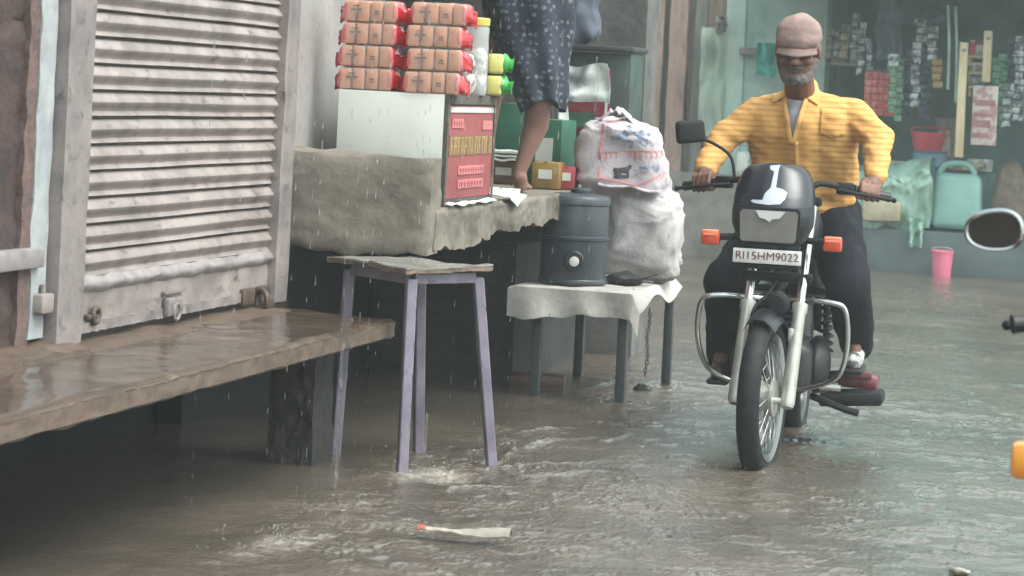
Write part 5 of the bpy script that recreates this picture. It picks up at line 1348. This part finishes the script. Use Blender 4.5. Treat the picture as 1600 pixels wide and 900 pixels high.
# far shop: room, awning, platform
SY_ = 20.3
xl, xr = uX(1284, 21.0), 2.6
t = thing('far_shop', 'dim teal far shop crowded with hanging goods beyond the water', 'building', (0, 21.5, 0))
mb = MB(); mb.span((xl, 22.3, -.1), (xr, 22.5, 3.0)); mb.span((xl-.1, 21.1, -.1), (xl, 22.4, 3)); mb.span((xl, 21.0, 2.5), (xr, 22.4, 2.6)); mb.build('interior', m_inside, t)
mb = MB(); mb.span((xl-.2, 20.9, 2.35), (xr+2, 21.2, 4.6)); mb.build('unseen_facade', m_facade, t)  # unseen upper wall, height and bright mint chosen to reflect teal in the water
mb = MB(); mb.span((xl-.05, 20.25, -.1), (xr, 22.3, .33), bev=.01); mb.build('platform', m_platform, t)
mb = MB(); mb.span((xl, 20.9, .33), (xr, 21.3, .80)); mb.build('counter', m_inside, t)
t = thing('awning', 'green tarpaulin awning sagging over the far shop front', 'awning', (-.6, 20.2, 2.0))
mb = MB(); zA = 2.20
mb.solid_grid(lambda a, b: Vector((-3.4+6.0*a, 19.7+1.3*b, zA+.10*b+.28*(b) -.05*math.sin(a*PI*5)*(1-b)+.03*noise.noise(Vector((a*9, b*3, 0))) - (.14*max(0, a-.30)/.3 if a < .6 else .14)*(1-b))), 60, 12, (0, 0, .012)); mb.build('tarpaulin', m_tarp, t)
mb = MB(); mb.cyl((-3.4, 19.72, zA+.01), (2.6, 19.72, zA-.12), .02, n=10); mb.build('front_pole', m_plank3, t)
hang('blue_curtain', (1362, 1402), (-10, 92), 20.6, m_curtain, 'blue grey tarpaulin curtain hanging from the far shop awning', 'curtain', 11)
hang('blue_curtain', (1402, 1476), (-10, 34), 20.9, m_curtain, 'wide short blue grey tarpaulin flap above the hanging goods', 'curtain', 12)

def post(u0, u1, v0, v1, y, label):
    a, b = uX(u0, y, v0), uX(u1, y, v0); z1, z0 = on_y(u0, v0, y).z, on_y(u0, v1, y).z
    t = thing('wooden_post', label, 'post', ((a+b)/2, y, z0))
    mb = MB(); mb.box((0, 0, (z1-z0)/2), ((b-a), .06, z1-z0), bev=.006); mb.rough_up(.003, 8); mb.build('post', m_cream_wood, t, world=False)
    mb = MB(); mb.box(((b-a)*.1, -.034, (z1-z0)-.06), ((b-a)*.5, .008, .02), bev=.002); mb.build('fixing', m_shelf, t, world=False)
post(1500, 1513, 66, 246, 20.1, 'tall pale wooden post standing in front of the far shop shelves')
post(1538, 1551, 48, 128, 20.15, 'short pale wooden upright right of the far shop shelf of small boxes')
def pipe(u, v0, v1, y, label):
    a = on_y(u, v0, y); b = on_y(u, v1, y); mb = MB(); mb.tube(smooth_path([a, a.lerp(b, .5)+Vector((.01, 0, 0)), b], 6), .012, 8); o = mb.build('hanging_tube', m_tarp2); tag(o, label, 'tube')
pipe(1481, 8, 140, 20.2, 'left of two pale translucent tubes hanging in the far shop')
pipe(1493, 10, 160, 20.22, 'right of two pale translucent tubes hanging in the far shop')

# strips of sachets hung from the awning
def strip_of(u, v0, v1, y, w, m, label, seed):
    a = on_y(u, v0, y); n = max(2, int((v1-v0)/11)); q = random.Random(seed)
    t = thing('sachet_strip', label, 'sachet strip', (a.x, y, on_y(u, v1, y).z), q.uniform(-.3, .3), 'strips of sachets hanging in the far shop')
    ln = a.z-on_y(u, v1, y).z; h = ln/n
    mb = MB()
    for i in range(n):
        ang = q.uniform(-.35, .35)
        mb.box((q.uniform(-.012, .012), q.uniform(-.01, .01), h*(i+.5)), (w*q.uniform(.85, 1.1), .014, h*.90), Matrix.Rotation(ang, 3, 'Z') @ Matrix.Rotation(q.uniform(-.25, .25), 3, 'X'), bev=.005)
    mb.build('sachets', m, t, world=False)
S_ = [
 (1294, 44, 92, 21.0, .075, 3, 'cream sachet strip hanging just right of the rider cap'), (1308, 50, 92, 21.05, .07, 0, 'silver sachet strip second to the right of the rider cap'),
 (1322, 38, 92, 21.0, .07, 3, 'cream sachet strip third to the right of the rider cap'), (1337, 20, 76, 20.8, .06, 0, 'silver sachet strip reaching highest above the rider shoulder'),
 (1347, 34, 118, 20.6, .06, 0, 'long silver strip above the rider shoulder beside the shelf end'), (1360, 60, 110, 20.6, .05, 0, 'short bright silver strip left of the blue curtain'),
 (1396, 86, 176, 20.4, .06, 1, 'green sachet strip right of the red sachet panel'), (1407, 90, 190, 20.45, .065, 1, 'second green strip right of the red sachet panel'),
 (1398, 84, 104, 20.2, .09, 0, 'short silver cluster hanging under the blue curtain hem'), (1422, 76, 180, 20.5, .07, 2, 'navy sachet strip left of the spotted strip'),
 (1434, 66, 168, 20.3, .07, 0, 'silver and dark spotted strip in the middle of the far shop'), (1447, 70, 190, 20.5, .075, 2, 'wide navy strip left of the gold strip'),
 (1458, 40, 96, 20.3, .085, 0, 'grey silver strip high up left of the translucent tubes'), (1466, 92, 138, 20.25, .085, 5, 'gold sachet strip left of the translucent tubes'),
 (1558, 90, 190, 20.3, .07, 1, 'green strip just right of the printed board'), (1570, 84, 200, 20.35, .07, 1, 'second green strip right of the printed board'),
 (1583, 60, 150, 20.3, .07, 2, 'navy strip near the right frame edge'), (1594, 56, 190, 20.2, .075, 0, 'silver strip at the right frame edge'), (1576, 130, 200, 20.2, .07, 0, 'low silver strip above the brown gunny sack'),
 (1612, 40, 190, 20.3, .08, 1, 'green strip beyond the right frame edge'), (1440, 30, 66, 20.5, .10, 0, 'pale silver bundle under the tarpaulin flap')]
for i, (u, v0, v1, y, w_, k, lb) in enumerate(S_): strip_of(u, v0, v1, y, w_, m_pack[k], lb, i)
# sheet of red sachets
a, b = on_y(1352, 112, 20.5), on_y(1400, 182, 20.5)
t = thing('sachet_sheet', 'hanging panel of red sachets beside the rider shoulder', 'sachet panel', ((a.x+b.x)/2, 20.5, b.z))
W_, Hh = b.x-a.x, a.z-b.z
mb = MB()
for i in range(5):
    for j in range(6):
        q = random.Random(i*9+j); mb.box((-W_/2+W_*(i+.5)/5, q.uniform(-.01, .01), Hh*(j+.5)/6), (W_/5*.93, .014, Hh/6*.92), Matrix.Rotation(q.uniform(-.2, .2), 3, 'X'), bev=.005)
mb.build('sachets', m_pack[4], t, world=False)
mb = MB(); mb.box((0, .012, Hh/2), (W_, .006, Hh)); mb.build('backing_card', m_redbasket, t, world=False)
# shelves with goods
def shelf(u0, u1, v, y, d, label, goods, m=m_shelf):
    a, b = on_y(u0, v, y), on_y(u1, v, y); t = thing('shelf', label, 'shelf', ((a.x+b.x)/2, y, a.z-.02))
    mb = MB(); mb.box((0, d/2, .01), (b.x-a.x, d, .022), bev=.003); mb.build('board', m, t, world=False)
    mb = MB(); mb.box((-(b.x-a.x)*.46, d*.6, -.03), (.02, d*.6, .06)); mb.box(((b.x-a.x)*.46, d*.6, -.03), (.02, d*.6, .06)); mb.build('bracket', m, t, world=False)
    for k, (u, w, h, mm, nm, lb) in enumerate(goods):
        p = on_y(u, v, y+d*.4); tt = thing(nm, lb, nm.replace('_', ' '), (p.x, y+d*.4, a.z+.003), 0, 'goods on the far shop shelves')
        if nm == 'jar':
            mb = MB(); mb.lathe([(0, 0), (w/2, 0), (w/2, h*.75), (w*.38, h*.84), (0, h*.84)], n=18); mb.build('jar_body', mm, tt, world=False)
            mb = MB(); mb.lathe([(0, h*.84), (w*.42, h*.84), (w*.42, h), (0, h)], n=18); mb.build('lid', m_redbasket if k % 2 else m_cream_wood, tt, world=False)
        else:
            mb = MB(); mb.box((0, 0, h/2), (w, .1, h), bev=.006); mb.build('box_body', mm, tt, world=False)
            mb = MB(); mb.box((0, -.052, h*.5), (w*.7, .004, h*.4)); mb.build('printed_label', m_pack[(k*2+3) % 6], tt, world=False)
shelf(1282, 1356, 97, 21.0, .3, 'long shelf board of jars behind the rider head', [(1288, .09, .20, m_plate_w, 'carton', 'white carton on the shelf next to the rider cheek'), (1304, .07, .15, m_plate_w, 'jar', 'first white jar right of the white carton on the long shelf'), (1318, .08, .17, m_pack[3], 'jar', 'cream jar in the middle of the long shelf'), (1334, .07, .14, m_plate_w, 'jar', 'last white jar at the right end of the long shelf')])
shelf(1352, 1402, 108, 20.9, .25, 'short shelf board above the red sachet panel', [(1392, .06, .07, m_plate_w, 'jar', 'low white jar on the short shelf above the red sachets')])
shelf(1513, 1540, 86, 20.5, .25, 'upper small shelf between the two pale posts', [(1519, .05, .12, m_redbasket, 'jar', 'dark red jar on the upper small shelf between the posts'), (1530, .07, .10, m_plate_w, 'jar', 'white jar on the upper small shelf between the posts')], m_cream_wood)
shelf(1513, 1540, 112, 20.5, .25, 'middle small shelf between the two pale posts', [(1526, .10, .075, m_pack[3], 'carton', 'cream carton on the middle small shelf between the posts')], m_cream_wood)
shelf(1513, 1540, 134, 20.5, .25, 'lower small shelf between the two pale posts', [(1526, .11, .085, m_blueplastic, 'carton', 'blue carton on the lower small shelf between the posts')], m_cream_wood)
a, b = on_y(1521, 133, 20.2), on_y(1556, 228, 20.2)
t = thing('display_board', 'pale printed display board with pinkish bands right of the tall post', 'board', ((a.x+b.x)/2, 20.2, b.z))
W_, Hh = b.x-a.x, a.z-b.z
mb = MB(); mb.box((0, 0, Hh/2), (W_, .02, Hh), bev=.003); bo = mb.build('board', m_posterb, t, world=False)
mb = MB()
for k, (z0, h) in enumerate(((.66, .10), (.48, .06), (.30, .12), (.12, .08))): mb.box((-.01*k, -.012, Hh*z0+Hh*h/2), (W_*(.8-.05*k), .004, Hh*h))
mb.build('printed_band', mat('dull_pink_print', L(176,128,130), L(150,104,110), sc=16, rough=.5), bo, world=False)
# goods on the platform
PZ = .335
p = on_y(1490, 362, 20.25)
t = thing('jerrycan', 'large pale mint plastic jerrycan with moulded handle on the far shop platform edge', 'jerrycan', (p.x, 20.45, PZ))
mb = MB(); mb.box((0, 0, .235), (.40, .22, .44), bev=.06, seg=4); mb.warp(lambda q: Vector((q.x*(1-.10*max(0, q.z-.3)/.15)+.0, q.y, q.z))); mb.build('jerrycan_body', m_jerry, t, world=False)
mb = MB(); mb.tube(smooth_path([(-.16, 0, .44), (-.10, 0, .52), (.06, 0, .53), (.13, 0, .45)], 6), .024, 10); mb.build('handle', m_jerry, t, world=False)
mb = MB(); mb.lathe([(0, .44), (.035, .44), (.035, .50), (0, .505)], (-.15, 0.04, 0), n=18); mb.build('screw_cap', m_tarp, t, world=False)
p = on_y(1572, 345, 20.15)
g = sackmesh((p.x, 20.5, PZ+.29), (.165, .17, .30), Matrix.Identity(3), 21, .7, .02); g.warp(lambda q: Vector((p.x+(q.x-p.x)*(1.15-.62*max(0, (q.z-PZ)/.6)), q.y, max(q.z, PZ+.002))))
o = g.build('gunny_sack', m_gunny, ang=180); tag(o, 'brown gunny sack standing right of the mint jerrycan', 'sack')
p = on_y(1469, 432, 19.9)
t = thing('bucket', 'small pink plastic bucket standing in the water below the jerrycan', 'bucket', (p.x, 20.0, -.02))
mb = MB(); mb.lathe([(0, 0), (.068, 0), (.084, .205), (.090, .207), (.090, .220), (.082, .222), (.064, .01), (0, .01)], n=28); mb.build('bucket_body', m_bucket, t, world=False)
mb = MB(); mb.tube(smooth_path([(-.088, 0, .20), (-.075, -.03, .235), (0, -.05, .25), (.075, -.03, .235), (.088, 0, .20)], 6), .004, 8); mb.build('wire_handle', m_chrome, t, world=False)
# plastic covered goods
a, b = on_y(1338, 262, 20.3), on_y(1452, 362, 20.3)
def cover(u, v):
    x = a.x+(b.x-a.x)*u; pr_ = [(0, .0), (.25, .30), (.55, .40), (.8, .52), (1, .54)]
    k = v*4; i = min(int(k), 3); f = k-i; y = 20.28 + .35*max(0, v-.55)/.45 - .05*math.sin(v*PI); z = pr_[i][1]+(pr_[i+1][1]-pr_[i][1])*f
    z = z*(.82+.28*u) + PZ - .02*math.sin(u*11)*(1-v)
    return Vector((x+.02*math.sin(v*7), y+.05*noise.noise(Vector((u*6, v*5, 0)))+.02*noise.noise(Vector((u*16, v*12, 4))), z+.04*noise.noise(Vector((u*5, v*4, 8)))))
mb = MB(); mb.solid_grid(cover, 50, 34, (0, .01, 0)); o = mb.build('plastic_cover', m_tarp2); tag(o, 'pale green plastic sheet covering goods on the platform left of the jerrycan', 'sheet')
q0 = on_y(1378, 330, 20.2); mb = MB(); mb.box((q0.x, 20.24, PZ+.13), (.30, .14, .16), bev=.03); mb.rough_up(.02, 7); o = mb.build('grain_bag', mat('beige_bag', L(186,176,150), L(156,146,124), sc=8, rough=.7)); tag(o, 'beige bag poking out under the pale green plastic sheet', 'bag')
hang('cover_hem', (1428, 1450), (340, 385), 20.2, m_tarp2, 'loose hem of pale plastic dangling left of the jerrycan', 'sheet', 15, .008)
p = on_y(1452, 245, 20.7)
t = thing('blue_drum', 'pale blue plastic drum behind the jerrycan', 'drum', (p.x, 20.75, PZ)); hh = on_y(1452, 236, 20.7).z-PZ
mb = MB(); mb.lathe([(0, 0), (.13, 0), (.14, .03), (.14, hh*.5), (.146, hh*.52), (.14, hh*.55), (.135, hh), (0, hh)], n=28); mb.build('drum_body', m_blueplastic, t, world=False)
mb = MB(); mb.lathe([(.134, hh-.02), (.142, hh-.02), (.142, hh+.002), (.134, hh+.002)], n=28); mb.build('rim', m_curtain, t, world=False)
t = thing('red_basket', 'red plastic basket sitting on the pale blue drum', 'basket', (p.x-.02, 20.75, PZ+hh+.004))
mb = MB(); mb.lathe([(0, 0), (.11, 0), (.135, .13), (.142, .13), (.142, .145), (.13, .145), (.105, .01), (0, .01)], n=28); mb.build('basket_body', m_redbasket, t, world=False)
mb = MB(); mb.tube(smooth_path([(-.14, 0, .14), (-.1, 0, .18), (.1, 0, .18), (.14, 0, .14)], 6), .008, 8); mb.build('handle', m_redbasket, t, world=False)
for u, v, sz, m, lb in ((1412, 256, (.24, .16, .05), m_plate_w, 'white folded cloth bag lying on the counter right of the rider arm'), (1490, 250, (.26, .2, .07), m_cream_wood, 'beige tray of goods on the counter behind the tall post'), (1530, 246, (.2, .2, .10), m_plate_w, 'pale carton on the counter left of the gunny sack'), (1476, 205, (.16, .2, .42), m_plank3, 'tall grey carton left of the tall pale post')):
    p = on_y(u, v, 20.85); z = .803
    t = thing('carton', lb, 'carton', (p.x, 20.95, z)); mb = MB(); mb.box((0, 0, sz[2]/2), sz, bev=.012); mb.rough_up(.008, 12); mb.build('carton_body', m, t, world=False)
    mb = MB(); mb.box((0, -sz[1]/2-.008, sz[2]*.5), (sz[0]*.6, .012, sz[2]*.5)); mb.build('printed_label', m_pack[3], t, world=False)

# ------------------------------------------------------------------ rainy air
hz_ = bpy.data.materials.new('rain_haze'); hz_.use_nodes = True; nt = hz_.node_tree; nt.nodes.remove(nt.nodes['Principled BSDF'])
pv = nt.nodes.new('ShaderNodeVolumePrincipled'); pv.inputs['Color'].default_value = (.90, .95, .94, 1); pv.inputs['Density'].default_value = HAZE if 'HAZE' in globals() else .0048; pv.inputs['Anisotropy'].default_value = .2
nt.links.new(pv.outputs[0], nt.nodes['Material Output'].inputs['Volume'])
mb = MB(); mb.span((-63, -63, -1.1), (63, 83, 7.5)); o = mb.build('haze', hz_, smooth=False); tag(o, kind='stuff')
